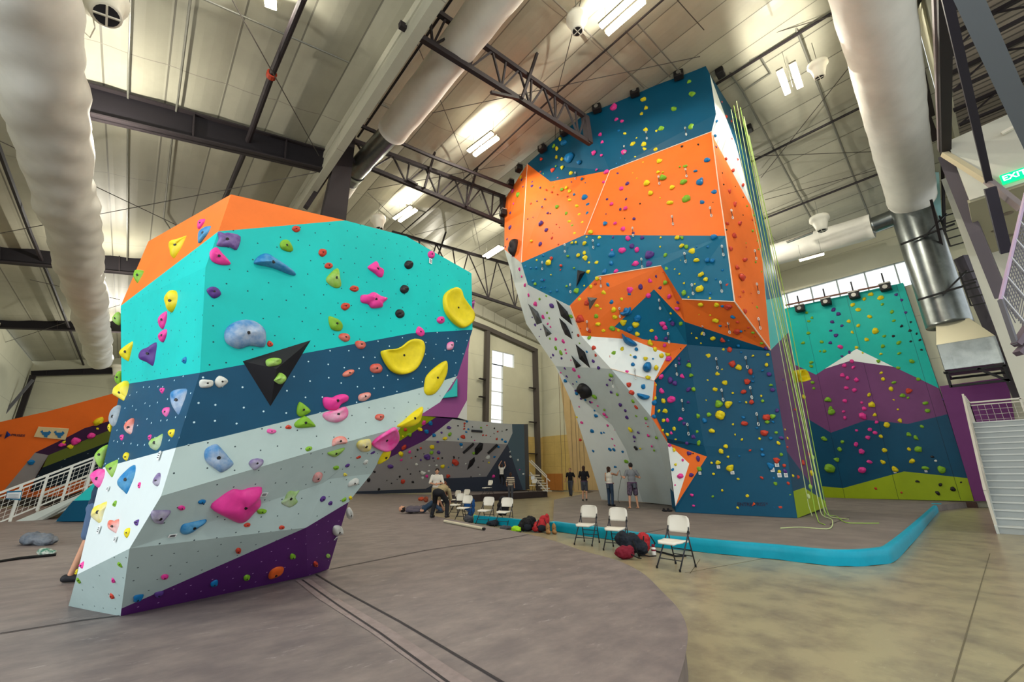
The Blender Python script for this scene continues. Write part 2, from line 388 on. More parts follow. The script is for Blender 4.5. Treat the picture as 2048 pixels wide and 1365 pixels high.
# ---------------------------------------------------------------- near bouldering block
bv = dict(A=(462, 389, 4.4, .3), B=(690, 441, 5.0, 1), C=(813, 473, 5.2, .2), D=(943, 547, 5.6, 1), E=(945, 660, 5.6, 1),
 K7=(437, 463, 4.05, .2), K6=(411, 535, 3.85, .2), K5=(405, 649, 3.85, .2), K4=(400, 746, 3.9, 2), K3=(352, 896, 4.05, .2), K2=(322, 993, 4.2, .2),
 K1=(259, 1098, 4.5, 2), K0=(241, 1234, 4.54, 30), L1=(297, 483, 5.0, .2), L2=(241.5, 612, 4.6, .2), L3=(243, 770, 4.6, .5), Lb=(206, 936, 4.65, .2),
 L4=(154, 1150, 4.75, .5), L5=(137, 1213, 4.84, 30), M1=(775.5, 631, 4.75, 1), M2=(863, 699, 5.0, .1), TL=(823, 667, 4.85, .1),
 N1=(914.7, 752.6, 5.4, .2), N2=(848.6, 774, 5.0, .1), N3=(816, 783, 4.8, .2), N4=(450, 873, 4.2, .1), Q1=(771, 863, 4.9, .2), Q2=(645, 898, 4.6, .1),
 O1=(880, 805, 5.5, .1), O2=(801, 856, 5.4, .2), S1=(722, 905, 5.2, .1), S2=(657, 959, 5.3, .2), S3=(646, 967, 5.3, .1), S4=(525, 1007, 4.9, .1),
 S5=(449, 1035, 4.7, .1), S6=(334, 1075, 4.6, .1), U1=(612, 1056, 5.6, .5), V1=(243, 1218, 4.54, .3), W1=(615, 1153, 6.16, 30), X3=(657, 1139, 6.58, 30),
 X2=(697, 1005, 6.2, .3), X1=(717, 980, 6.0, .1), Z1=(743, 948, 5.8, .2), O3=(768, 905, 5.6, .1))
bf = [('orange top of the front face', 'F', ORANGE, ['A', 'B', 'K7']), ('teal front face', 'F', TEAL, ['K7', 'B', 'C', 'M1', 'K4', 'K5', 'K6']),
 ('teal right face', 'R', TEAL, ['C', 'D', 'E', 'TL', 'M1']), ('navy right face', 'R', NAVY, ['TL', 'E', 'M2']),
 ('teal wedge above the navy band', 'N', TEAL, ['K4', 'M1', 'TL']), ('navy band', 'N', NAVY, ['K4', 'TL', 'M2', 'E', 'N1', 'N2', 'N3', 'N4', 'K3']),
 ('upper pale grey band', 'N', GREY, ['K3', 'N4', 'N3', 'Q1', 'Q2', 'K2']), ('pale grey corner', 'RG', GREY, ['N3', 'N2', 'N1', 'O1', 'O2', 'Q1']),
 ('middle pale grey band', 'MG', GREY, ['K2', 'Q2', 'Q1', 'S1', 'S2', 'S3', 'S4', 'S5', 'S6', 'K1']),
 ('shaded grey wedge', 'DG', GREY, ['K1', 'S6', 'S5', 'S4', 'S3', 'U1']), ('lower pale grey face', 'LG', GREY, ['K1', 'U1', 'V1']),
 ('purple foot', 'LG', PURPLE, ['V1', 'U1', 'W1', 'K0']), ('grey underside', 'RD', GREY, ['S3', 'S2', 'Z1', 'X1', 'X2', 'U1']),
 ('grey underside edge', 'ST', GREY, ['S2', 'S1', 'Q1', 'O2', 'O3', 'Z1']), ('purple right foot', 'RP', PURPLE, ['U1', 'X2', 'X3', 'W1']),
 ('orange left face', 'LO', ORANGE, ['A', 'K7', 'L2', 'L1']), ('teal left shoulder', 'LO', TEAL, ['K7', 'K6', 'L2']),
 ('teal left face', 'LA', TEAL, ['K6', 'K5', 'K4', 'L3', 'L2']), ('navy left face', 'LB', NAVY, ['K4', 'K3', 'Lb', 'L3']),
 ('white left face', 'LB', WHITE, ['K3', 'K2', 'K1', 'L4', 'Lb']), ('grey left foot', 'LC', GREY, ['K1', 'V1', 'K0', 'L5', 'L4'])]
def backshell(wall, loop, parent, name, m, C, t, botz=None):
    C = Vector(C); A = [wall.P[q] for q in loop]; B = []
    for p in A:
        q = p.lerp(Vector((C.x, C.y, p.z)), t)
        if q.z > 15: q.z = min(q.z, highz(q.x) - .15)
        B.append(q)
    n = len(A); cen = sum(B, Vector()) / n; k = M()
    k.add(A + B + [cen], [(i, (i + 1) % n, n + (i + 1) % n, n + i) for i in range(n)] + [(n + i, n + (i + 1) % n, 2 * n) for i in range(n)])
    return k.build(name, m, parent)
BW = Wall(bv, bf, 'near block')
blk = empty('bouldering_block', (0, 0, 0), 'freestanding many-sided bouldering block in orange, teal, navy, grey and purple on the grey mat', 'climbing wall')
BW.panels(blk, 'wall_panel')
Cb = EYE + FW * 6.4 - RT * 3.4
backshell(BW, ['A', 'B', 'C', 'D', 'E', 'N1', 'O1', 'O2', 'O3', 'Z1', 'X1', 'X2', 'X3', 'W1', 'K0', 'L5', 'L4', 'Lb', 'L3', 'L2', 'L1'], blk, 'back_shell', NAVY, Cb, .6)
# ---------------------------------------------------------------- the lead tower
tv = dict(T1=(1411, 131, 14.7, 2), T2=(1420, 149, 14.46, 10), T3=(1432, 228, 14.46, 10), T4=(1423, 264, 14.3, 1), T5=(1169, 228, 15.8, 1), T6=(1220, 341, 15.3, .3), T7=(1101, 363.5, 18, .2),
 T8=(1054.7, 328, 19.5, 1), T9=(1009.7, 399, 21.5, 1), T10=(1008.6, 499, 21.5, 1), T11=(1042.6, 526, 20, .5), T12=(1169, 470, 16.4, .5), T13=(1451.6, 472, 14.2, 1), T14=(1438, 380, 14.2, 1), T15=(1469, 604, 14.3, 1),
 U1=(1431, 283, 14.5, .2), U3=(1506, 420, 15.2, 2), U4=(1521, 480, 15.0, 1), R1=(1541, 701, 14.46, 20), R0=(1595, 1037, 14.46, 30), W0=(1472, 290, 15.6, 1),
 c7=(1490, 261, 18, 20), c6=(1523, 420, 18, 20), c4=(1563, 594, 18, 20), c3=(1577, 665, 18, 20), cq=(1619, 862, 18, 20), g3=(1651, 1003, 18, 20), c0=(1653, 1014, 18, 20),
 s1=(1533, 600, 14.8, .5), E1=(1573.5, 903, 14.46, 5), p2=(1626, 975, 17, .1), g2=(1608, 976, 15.9, .1), g1=(1586.5, 983, 14.46, 5),
 V1=(1195, 553.6, 16.2, .5), V2=(1139, 612, 17.6, .5), V3=(1055.8, 570, 20, .5), V4=(1322, 532, 15.0, .03), V5=(1364, 599, 14.8, .03), V6=(1052.5, 648, 20.6, 1), V7=(1308, 579, 15.7, .1),
 V8=(1162, 672, 17.2, .5), V9=(1228.7, 654, 15.9, .3), V10=(1286, 679, 15.4, .1), V11=(1374.4, 690, 15.1, .1), V14=(1369.4, 644, 14.9, .1), V12=(1308.5, 762, 15.8, .5), V13=(1336, 708, 15.6, .1), Wm=(1262, 679, 15.7, .1),
 Y1=(1222, 738, 17, .4), Y2=(1111, 733, 19.6, 1), Y3=(1224, 851, 18.2, .3), Y4=(1170, 805, 19.2, .2), Y5=(1252, 900, 18.8, .3), Y6=(1173, 900, 22, 1), Y7=(1142, 803, 20.8, .5),
 X4=(1301.5, 833, 16.4, .5), X3=(1335, 886, 16.3, .5), X1=(1408, 892, 15.7, .3), X2=(1414, 914, 15.75, .2), X5=(1378.5, 928, 16.1, .2), B9=(1351, 1013, 16.75, 10), B0=(1351, 1024.6, 16.8, 30),
 Bx=(1349, 1012, 20, 20), B2=(1285, 1004.5, 22.3, 20), B3=(1203, 1000, 24, 20), i1=(1313, 768, 15.8, .1), i2=(1309, 829, 16.3, .1), i3=(1334, 878, 16.3, .1), Rm=(1541, 703, 14.46, 5))
tf = [('navy crown', 'A', T_NV, ['T5', 'T1', 'T2', 'T3', 'T4', 'T6']), ('navy crown, left part', 'B', T_NV, ['T8', 'T5', 'T6', 'T7']), ('upper orange panel', 'C', T_OR, ['T6', 'T4', 'T14', 'T13', 'T12']),
 ('upper left orange panel', 'D', T_OR, ['T8', 'T7', 'T6', 'T12', 'T11']), ('far left orange edge', 'E', T_OR, ['T9', 'T8', 'T11', 'T10']), ('left blue band', 'Fb', T_BL, ['T11', 'T12', 'V1', 'V2', 'V3']),
 ('right blue band', 'G', T_BL, ['T12', 'T13', 'T15', 'V5', 'V4', 'V1']), ('grey left rib', 'H', T_GR, ['T10', 'T11', 'V3', 'V6']), ('orange recess', 'I', T_OR, ['V1', 'V4', 'V7', 'V8', 'V2']),
 ('orange ledge', 'J', T_OR, ['V8', 'V7', 'V9', 'V10', 'Wm']), ('orange wedge', 'J2', T_OR, ['Wm', 'V10', 'V11', 'V12', 'V13']), ('blue pyramid', 'K1', T_BL, ['V7', 'V10', 'V9']), ('blue pyramid', 'K2', T_BL, ['V7', 'V14', 'V11', 'V10']),
 ('orange strap', 'L', T_OR, ['V4', 'V5', 'V14', 'V7']), ('lower orange panel', 'Mx', T_OR, ['V5', 'T15', 'R1', 'V14']), ('navy soffit strip', 'N1', T_NV, ['V14', 'R1', 'Rm', 'V11']),
 ('big navy panel', 'O', T_NV, ['V11', 'Rm', 'E1', 'g1', 'R0', 'B0', 'B9', 'X2', 'X1']), ('left navy panel', 'Pn', T_NV, ['V12', 'V11', 'X1', 'X2', 'X3', 'i3', 'i2', 'i1']), ('thin orange seam', 'Pn', T_OR, ['V12', 'i1', 'i2', 'i3', 'X3', 'X4']),
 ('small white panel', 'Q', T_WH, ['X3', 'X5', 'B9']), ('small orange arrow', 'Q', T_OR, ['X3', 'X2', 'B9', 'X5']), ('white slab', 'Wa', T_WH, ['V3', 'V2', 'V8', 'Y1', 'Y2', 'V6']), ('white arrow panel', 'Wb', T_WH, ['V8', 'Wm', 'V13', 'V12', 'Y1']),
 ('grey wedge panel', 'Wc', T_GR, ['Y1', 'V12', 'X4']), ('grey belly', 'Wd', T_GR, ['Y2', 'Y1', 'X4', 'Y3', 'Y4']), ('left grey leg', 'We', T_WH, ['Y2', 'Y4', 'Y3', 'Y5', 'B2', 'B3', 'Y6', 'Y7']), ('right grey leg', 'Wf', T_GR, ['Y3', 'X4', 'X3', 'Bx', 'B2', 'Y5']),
 ('grey corner triangle', 'GT', T_GR, ['T3', 'U3', 'U1', 'T4']), ('right orange edge', 'OR', T_OR, ['T4', 'U1', 'U3', 'U4', 'R1', 'T15', 'T13', 'T14']), ('white side panel', 'S1', T_WH, ['T2', 'W0', 'U3', 'T3']),
 ('blue side panel', 'S1b', T_NV, ['T2', 'c7', 'c6', 'U3', 'W0']), ('teal side panel', 'S2', T_BL, ['U3', 'c6', 'c4', 's1', 'U4']), ('pale teal side panel', 'S3', mat('side_teal', (90, 190, 185), .5), ['s1', 'c4', 'c3', 'R1', 'U4']),
 ('purple side panel', 'SD', mat('side_purple', (100, 58, 100), .5), ['R1', 'c3', 'cq', 'p2', 'E1']), ('navy side panel', 'SD', mat('side_navy', (0, 66, 98), .5), ['E1', 'p2', 'cq', 'g3', 'g2', 'g1']), ('green side panel', 'SD', mat('side_green', (150, 172, 20), .5), ['g1', 'g2', 'g3', 'c0', 'R0'])]
TW = Wall(tv, tf, 'tower', 1.6)
tower = empty('climbing_tower', (0, 0, 0), 'tall overhanging climbing tower of orange, blue and white facets reaching the ceiling', 'climbing wall')
TW.panels(tower, 'wall_panel')
backshell(TW, ['T9', 'T8', 'T5', 'T1', 'T2', 'c7', 'c6', 'c4', 'c3', 'cq', 'g3', 'c0', 'R0', 'B0', 'Bx', 'B2', 'B3', 'Y6', 'Y7', 'Y2', 'V6', 'T10'], tower, 'back_shell', T_NV, (20, 11.5, 0), .5)
# pale seams between the tower's panels
SEAM = mat('pale_seam', (225, 200, 180), .6)
for a, b in (('T6', 'T12'), ('T4', 'T6'), ('T4', 'T14'), ('T14', 'T13'), ('T13', 'T15'), ('T15', 'R1'), ('T8', 'T11'), ('V1', 'V4'), ('V5', 'T15'), ('V12', 'Y1'), ('V2', 'V8')):
    M().beam(TW.P[a] - FW * .01, TW.P[b] - FW * .01, .035, .03).build('panel_seam', SEAM, tower)
# ---------------------------------------------------------------- walls given by a plane of the building
def vx(x, y, X): return (x, y, (PX(x, y, X) - EYE).dot(FW), 40)
tlw = dict(a=(1563, 619), b=(1806, 566), c=(1877.5, 777), d=(1796, 738), e=(1713, 698), f=(1632, 750), g=(1590, 730), h=(1650, 738), i=(1701, 722), j=(1786.6, 734), k=(1895, 829), l=(1816, 848.5), m=(1733, 840.6), n=(1662, 866), o=(1610, 835), p=(1935, 957), q=(1808, 943.5), r=(1686, 977), s=(1640, 973), t=(1948, 1003), u=(1640, 996))
tlv = {n_: vx(x, y, 32.6) for n_, (x, y) in tlw.items()}
tlf = [('teal top field', 't', T_TL, ['a', 'b', 'c', 'd', 'j', 'e', 'h', 'f', 'g']), ('white peak', 't', T_WH, ['h', 'e', 'j', 'i']), ('purple field', 't', T_PU, ['g', 'f', 'h', 'i', 'j', 'd', 'c', 'k', 'l', 'm', 'n', 'o']),
 ('navy field', 't', T_N2, ['o', 'n', 'm', 'l', 'k', 'p', 'q', 'r', 's']), ('green foot', 't', T_GN, ['s', 'r', 'q', 'p', 't', 'u'])]
TL = Wall(tlv, tlf, 'teal wall')
tealw = empty('rope_climbing_wall', (32.6, 5, 0), 'flat rope climbing wall painted teal, purple, navy and green beyond the tower', 'climbing wall')
tealw.location = (0, 0, 0)
TL.panels(tealw, 'wall_panel')
k = M(); lp = [TL.P[n_] for n_ in ('a', 'b', 'c', 'k', 'p', 't', 'u', 's', 'o', 'g')]; n_ = len(lp); q = [p + Vector((.35, 0, 0)) for p in lp]
k.add(lp + q, [(i, (i + 1) % n_, n_ + (i + 1) % n_, n_ + i) for i in range(n_)] + [tuple(range(n_, 2 * n_))]); k.build('back_shell', T_N2, tealw)
k = M(); pp = [PX(1879, 773, 32.4), PX(2014, 755, 32.4), PX(2060, 1003, 32.4), PX(1949, 1003, 32.4)]
k.prism(pp, (.35, 0, 0)); tag(k.build('purple_wall_panel', mat('panel_purple', (110, 50, 112), .55, noise=.1, nscale=.5)), 'plain purple wall panel between the teal rope wall and the white stair', 'wall panel')
# ---------------------------------------------------------------- grey bouldering cave at the back
GB = mat('cave_grey', (150, 146, 146), .6, noise=.06, nscale=.6); GL = mat('cave_pale', (196, 198, 194), .6, noise=.05, nscale=.6); SL = mat('cave_slate', (62, 68, 82), .6); SLL = mat('cave_slate_blue', (84, 104, 116), .6)
MAG = mat('cave_magenta', (136, 66, 130), .55); GN2 = mat('cave_green', (150, 170, 20), .55); PU2 = mat('cave_purple', (84, 40, 100), .55); TLC = mat('cave_teal', (40, 190, 190), .5)
cv = dict(a=(700, 984, 32, 5), b=(752, 929, 30.5, 1), c=(850, 881.5, 29, 2), d=(913, 883.6, 29.3, 2), e=(852, 978, 33, 2), f=(905, 838.5, 29.3, 1), g=(1024, 849, 30.5, 2), h=(1025, 867, 30.6, 2), i=(1015, 889, 30.8, 2), j=(973, 954, 33.5, 2), l=(888, 957.5, 33.2, 2),
 m=(1046, 981, 33.5, 5), n=(700, 990, 32, 5), o=(1048, 849, 31, 5), p=(1051, 981, 33, 5), q=(1056, 849, 32.5, 5), r=(1059, 979, 34.5, 5), s=(872, 835, 29.3, 1), t=(784, 893, 29, 1), u=(841, 832, 29.2, 1), v=(770, 915, 30.2, .5), w=(790, 850, 29, 1),
 x=(950, 600, 30.5, 2), y=(937, 700, 30.5, 2), z=(934, 801, 30, 2), aa=(915, 836, 29.6, 1), bb=(830, 690, 30, 2), cc=(934, 841, 29.6, 1), dd=(800, 820, 29.2, 1))
cf = [('grey left face', '1', GB, ['a', 'b', 'c', 'd', 'e']), ('pale top band', '2', GL, ['c', 'f', 'g', 'h', 'i', 'd']), ('grey cave roof', '3', GB, ['d', 'i', 'j', 'l', 'e']), ('slate foot', '4', SL, ['a', 'e', 'l', 'j', 'm', 'n']), ('slate side', '5', SL, ['j', 'i', 'm']),
 ('blue-grey side panel', '6', SLL, ['i', 'h', 'g', 'o', 'p', 'm']), ('dark end', '7', SL, ['o', 'q', 'r', 'p']), ('purple band', '8', PU2, ['b', 'v', 't', 's', 'f', 'c']), ('green band', '9', GN2, ['t', 'w', 'u', 's']), ('magenta top', '10', MAG, ['dd', 'bb', 'x', 'y', 'z', 'aa', 'u']), ('white corner', '11', GL, ['aa', 'z', 'cc']),]
CW = Wall(cv, cf, 'cave')
cave = empty('bouldering_cave', (0, 0, 0), 'grey bouldering cave wall with purple, green and magenta bands against the far hall wall', 'climbing wall')
CW.panels(cave, 'wall_panel')
backshell(CW, ['a', 'b', 'v', 't', 'w', 'u', 'dd', 'bb', 'x', 'y', 'z', 'cc', 'f', 'g', 'o', 'q', 'r', 'p', 'm', 'n'], cave, 'back_shell', SL, (15, 33.5, 0), .35)
k = M(); k.prism([F(902, 779, 29.4), F(914, 757, 29.4), F(914, 793, 29.4), F(881, 797, 29.4)], FW * .3); k.build('volume', TLC, cave, label='teal triangular volume')
# ---------------------------------------------------------------- orange wall of the low hall
lv = dict(a=(-60, 858, 17, 3), b=(96.7, 823, 17.5, 2), c=(20.5, 920, 16.6, 1), d=(3.6, 987, 17.2, 1), e=(-60, 1000, 17, 1), f=(250, 781, 19, 2), g=(250, 834, 18.6, 1), h=(169, 857, 17.8, 1), i=(130.5, 877, 17.4, 1), j=(70, 906, 17, 1),
 k=(97, 911, 18.6, 1), l=(70, 957, 19, 1), m=(14, 981, 18, 1), n=(250, 848, 20.5, 1), o=(250, 872, 21.5, 1), p=(85, 936, 20.5, 1), q=(250, 940, 22, 2), r=(60, 985, 20.5, 2))
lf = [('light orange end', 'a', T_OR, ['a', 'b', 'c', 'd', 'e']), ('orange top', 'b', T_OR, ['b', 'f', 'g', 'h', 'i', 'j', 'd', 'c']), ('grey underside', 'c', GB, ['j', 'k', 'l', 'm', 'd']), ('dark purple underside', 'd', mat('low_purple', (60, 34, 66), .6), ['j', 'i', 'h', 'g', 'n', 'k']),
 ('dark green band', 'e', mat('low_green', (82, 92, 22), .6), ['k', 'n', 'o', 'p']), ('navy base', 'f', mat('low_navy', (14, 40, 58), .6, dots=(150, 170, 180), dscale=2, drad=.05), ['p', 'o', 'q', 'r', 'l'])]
OW = Wall(lv, lf, 'orange wall')
ow = empty('overhanging_wall', (0, 0, 0), 'orange overhanging climbing wall with dark underside behind the ramp railing', 'climbing wall')
OW.panels(ow, 'wall_panel'); backshell(OW, ['a', 'b', 'f', 'g', 'n', 'o', 'q', 'r', 'l', 'm', 'd', 'e'], ow, 'back_shell', T_OR, EYE + FW * 26 - RT * 20, .4)
k = M(); k.prism([F(147, 1002, 12.8), F(205, 952, 12.8), F(205, 1001, 12.8)], FW * .8); sm = empty('small_wall', (0, 0, 0), 'low teal and navy climbing wall end standing on the mat behind the near block', 'climbing wall')
k.build('wall_panel', T_BL.copy() if False else TLC, sm, label='teal upper panel')
k = M(); k.prism([F(111, 1044, 12.8), F(146, 1002.5, 12.8), F(205, 1001.5, 12.8), F(205, 1043, 12.8)], FW * .8); k.build('wall_panel', T_NV, sm, label='navy lower panel')
# ---------------------------------------------------------------- floor mats and pads
def smoothpoly(pts, n=4):
    out = []
    for i in range(len(pts) - 1):
        p0 = pts[max(i - 1, 0)]; p1 = pts[i]; p2 = pts[i + 1]; p3 = pts[min(i + 2, len(pts) - 1)]
        for j in range(n):
            t = j / n; out.append(.5 * ((2 * p1) + (p2 - p0) * t + (2 * p0 - 5 * p1 + 4 * p2 - p3) * t * t + (3 * p1 - p0 - 3 * p2 + p3) * t ** 3))
    return out + [pts[-1]]
MZ = .3
edge = [G(x, y, MZ) for x, y in ((863, 1032), (960, 1051), (1040, 1066), (1100, 1081), (1167, 1104), (1226, 1120), (1278, 1145), (1320, 1185), (1350, 1218), (1367, 1258), (1362, 1310), (1345, 1365))]
edge = smoothpoly(edge, 5)
tail = [edge[-1] + (edge[-1] - edge[-3]).normalized() * 1.0 - RT * .4, Vector((-1.2, -3.0, MZ)), Vector((-8.9, -4.8, MZ)), Vector((-8.9, 16, MZ)), Vector((-3, 27, MZ)), G(700, 988, MZ), G(862, 990, MZ), G(868, 1002, MZ), G(852, 1020, MZ)]
poly = edge + tail
k = M(); top = [Vector((p.x, p.y, MZ)) for p in poly]; bot = [Vector((p.x, p.y, .003)) for p in poly]; n_ = len(top)
k.add(top + bot, [tuple(range(n_))] + [(i, (i + 1) % n_, n_ + (i + 1) % n_, n_ + i) for i in range(n_)])
nearmat = k.build('crash_mat', MATM); bevel(nearmat, .03, 3)
tag(nearmat, 'wide grey crash mat with a rounded edge under the near bouldering block', 'crash mat')
SEAMD = mat('mat_seam', (52, 48, 50), .8)
def strip(name, pts, wdt, m, z, parent=None, h=.006):
    k = M(); pts = [G(x, y, z) for x, y in pts]
    for a, b in zip(pts, pts[1:]): k.beam(a, b, h if False else wdt, h)
    return k.build(name, m, parent)
def flatstrip(pts, wdt, z, h=.006):
    k = M(); P = [G(x, y, z) for x, y in pts]; L = []; Rr = []
    for i, p in enumerate(P):
        t = (P[min(i + 1, len(P) - 1)] - P[max(i - 1, 0)]); t.z = 0; t.normalize(); nn = Vector((-t.y, t.x, 0)) * wdt / 2
        L.append(p + nn + UP * h); Rr.append(p - nn + UP * h)
    m_ = len(P); k.add(L + Rr, [(i, i + 1, m_ + i + 1, m_ + i) for i in range(m_ - 1)]); return k
flatstrip([(604, 1160), (650, 1195), (760, 1262), (940, 1385)], .16, MZ, .004).build('seam_cover', mat('seam_strip', (138, 124, 122), .6, noise=.2, nscale=8), nearmat)
for pts in ([(632, 1150), (690, 1185), (800, 1245), (1010, 1370)], [(604, 1161), (680, 1215), (760, 1268), (900, 1370)], [(0, 1269), (160, 1243), (240, 1233)], [(660, 1140), (850, 1102), (1001, 1080), (1058, 1070)], [(704, 1033), (820, 1022)], [(700, 1010), (840, 1006), (900, 1004)], [(0, 1124), (60, 1113), (112, 1108)]):
    flatstrip(pts, .022, MZ).build('seam', SEAMD, nearmat)
# blue-edged rope pad
PZ = .25
pe = smoothpoly([G(x, y, PZ) for x, y in ((1106, 1044), (1209, 1057), (1286, 1068), (1381, 1077), (1460, 1084), (1560, 1092), (1640, 1100), (1700, 1102), (1760, 1098), (1785, 1088), (1830, 1050), (1871, 1012))], 4)
rear = [Vector((32.5, 2.2, PZ)), Vector((32.5, 27, PZ)), G(1190, 984, PZ), G(1108, 1000, PZ)]
poly = pe + rear; n_ = len(poly)
k = M(); k.add([Vector((p.x, p.y, PZ)) for p in poly] + [Vector((p.x, p.y, .004)) for p in poly], [tuple(range(n_))] + [(i, (i + 1) % n_, n_ + (i + 1) % n_, n_ + i) for i in range(n_)])
pad = k.build('landing_pad', PADM); tag(pad, 'low grey carpeted landing pad around the foot of the tower', 'landing pad')
k = M(); m_ = len(pe); out = []
for i, p in enumerate(pe):
    t = (pe[min(i + 1, m_ - 1)] - pe[max(i - 1, 0)]); t.z = 0; t.normalize(); nn = Vector((t.y, -t.x, 0))
    if nn.dot(EYE - p) < 0: nn = -nn
    out.append(nn)
prof = [(-.07, .012), (.02, .014), (.05, -.01), (.055, -.12), (.05, -.245)]
for i, p in enumerate(pe):
    k.v += [tuple(p + out[i] * a + UP * (b + .006 * math.sin(i * 1.7) * (a > .03))) for a, b in prof]
for i in range(m_ - 1):
    for j in range(4): k.f.append((i * 5 + j, (i + 1) * 5 + j, (i + 1) * 5 + j + 1, i * 5 + j + 1))
k.build('vinyl_edge', BLUE, pad, smooth=True, label='bright blue vinyl edge')
for pts in ([(1110, 1040), (1260, 1022), (1340, 1016)], [(1281, 1068), (1380, 1050), (1595, 1040)], [(1180, 1045), (1240, 1035)], [(1660, 1050), (1700, 1035)]): flatstrip(pts, .02, PZ).build('seam', SEAMD, pad)
k = M(); b0 = G(949, 1031, .25); b1 = G(1110, 1045, .25); k.beam(b0 - UP * .12, b1 - UP * .12, .1, .24); bevel(k.build('vinyl_edge', BLUE, pad, label='straight blue edge block'), .02)
k = M(); p = G(1876, 1020, .0); k.box(p + UP * .14, (.35, .35, .27)); bevel(k.build('corner_block', BLUE, pad, label='bright blue corner block'), .03)
for pts in ([(1380, 1148), (1400, 1120)], [(1370, 1147), (1560, 1112), (1600, 1095)], [(2010, 1365), (2048, 1330)], [(1980, 1108), (1905, 1365)], [(1000, 1030), (1100, 1022)], [(1040, 1012), (1180, 1008)]):
    struct(flatstrip(pts, .012, 0, .003).build('floor_joint', mat('joint', (96, 90, 72), .8)))
# platform in front of the cave
k = M(); pf = [G(878, 1007, 0), G(893, 1006, 0), G(960, 1004, 0), G(1095, 995, 0)]; far = [Vector((24.5, 31.5, 0)), G(880, 989, 0)]
pf = [Vector((p.x, p.y, 0)) for p in pf] + far; pl_ = M(); pl_.prism([p + UP * .01 for p in pf], (0, 0, .4)); plat = pl_.build('raised_platform', mat('platform_dark', (52, 42, 44), .7)); tag(plat, 'low dark platform topped with grey matting before the grey cave', 'platform')
k = M(); k.prism([p + UP * .411 for p in pf], (0, 0, .02)); k.build('mat_top', MATM, plat)
k = M(); k.beam(PX(1880, 1011, 32.3), PX(1955, 1012, 32.3), .3, .35); tag(k.build('floor_curb', mat('curb', (70, 50, 44), .7)), 'dark low curb at the base of the purple wall', 'curb')

# ---------------------------------------------------------------- roof steel
def single(k, name, m, label, cat, group=None, smooth=False):
    return tag(k.build(name, m, smooth=smooth), label, cat, group)
def lerp(a, b, t): return Vector(a).lerp(Vector(b), t)
def truss(label, Y, ba, bb, ta, tb, n, ext=.05):
    ba, bb, ta, tb = (PY(*p, Y) for p in (ba, bb, ta, tb))
    e = empty('roof_truss', (0, 0, 0), label, 'roof truss', 'open web trusses of the high hall')
    for nm, a, b in (('bottom_chord', ba, bb), ('top_chord', ta, tb)):
        k = M(); d = (b - a) * ext; k.beam(a - d, b, .16, .2); k.build(nm, STEEL, e)
    for i in range(n):
        t0, t1 = i / n, (i + .5) / n; t2 = (i + 1) / n
        for p, q in ((lerp(ta, tb, t0), lerp(ba, bb, t1)), (lerp(ba, bb, t1), lerp(ta, tb, t2)), (lerp(ta, tb, t1), lerp(ba, bb, t1))):
            k = M(); k.beam(p, q, .07, .07); k.build('web_bar', STEEL, e)
    return e
truss('open web roof truss nearest the viewer, ending at the navy crown of the tower', 9.4, (825, 65), (1178, 286), (857, 12), (1170, 233.6), 6)
truss('open web roof truss from the black column to the tower edge', 16.9, (705, 321.6), (1006, 446.5), (712, 284), (1009.6, 395), 5)
truss('farthest open web truss, half hidden behind the near block', 24.4, (815, 545), (1055, 623), (800, 469), (1045, 536), 4)
def bar(name, pts, wdt, m, label, cat, group=None, rd=True, n=6):
    k = M()
    if rd: k.tube(pts, wdt, n)
    else:
        for a, b in zip(pts, pts[1:]): k.beam(a, b, wdt[0], wdt[1])
    return single(k, name, m, label, cat, group)
k = M(); a, b = PY(1170, 233, 9.4), PY(1178, 287, 9.4); k.beam(a, b, .25, .3); single(k, 'end_post', STEEL, 'dark steel end post joining the nearest truss to the tower', 'steel post')
k = M(); a, b = PY(1006, 396, 16.9), PY(1008, 452, 16.9); k.beam(a, b, .3, .3); single(k, 'end_post', STEEL, 'dark steel end post of the middle truss at the tower edge', 'steel post')
for i, (Y, p, q, lb) in enumerate(((9.2, (1083, 80), (1044, 197), 'long brace bar rising from the nearest truss'), (9.2, (982, 185), (1037, 197), 'short brace bar sticking out left of the nearest truss'),
    (16.7, (869.6, 305), (849, 376), 'brace bar crossing the middle truss near its duct end'), (16.7, (955.6, 333), (932, 413), 'brace bar crossing the middle truss near the tower'), (16.7, (815, 359), (835, 370), 'short stub brace beside the middle truss'), (24.2, (896.6, 449.7), (876, 512), 'brace bar rising from the farthest truss above the teal block'))):
    bar('brace_bar', [PY(*p, Y), PY(*q, Y)], (.1, .1), STEEL, lb, 'steel brace', 'angle braces on the trusses', rd=False)
# beams of the low hall and its columns
def girder(lb, Y, p0, p1, q0, q1):   # lower edge p0-p1, upper edge q0-q1
    e = empty('roof_girder', (0, 0, 0), lb, 'roof beam', 'deep dark roof beams of the low hall')
    A, B, C_, D = PY(*p0, Y), PY(*p1, Y), PY(*q0, Y), PY(*q1, Y)
    d = (B - A).normalized()
    k = M(); k.prism([A, B, D, C_], (0, .05, 0)); k.build('web', mat('girder_web', (28, 25, 30), .65), e)
    k = M(); k.beam(A + UP * .04, B + UP * .04, .38, .07, up=Vector((0, 1, 0))) ; k.v = []; k.f = []
    for P_, Q_ in ((A, B), (C_, D)):
        k.prism([P_ + Vector((0, -.17, 0)), Q_ + Vector((0, -.17, 0)), Q_ + Vector((0, .2, 0)), P_ + Vector((0, .2, 0))], (0, 0, .06))
    k.build('flange', STEEL, e)
    for t in (.14, .5, .8):
        s0, s1 = A.lerp(B, t), C_.lerp(D, t); k = M(); k.beam(s0 - Vector((0, .08, 0)), s1 - Vector((0, .08, 0)), .12, .05); k.build('stiffener', STEEL, e)
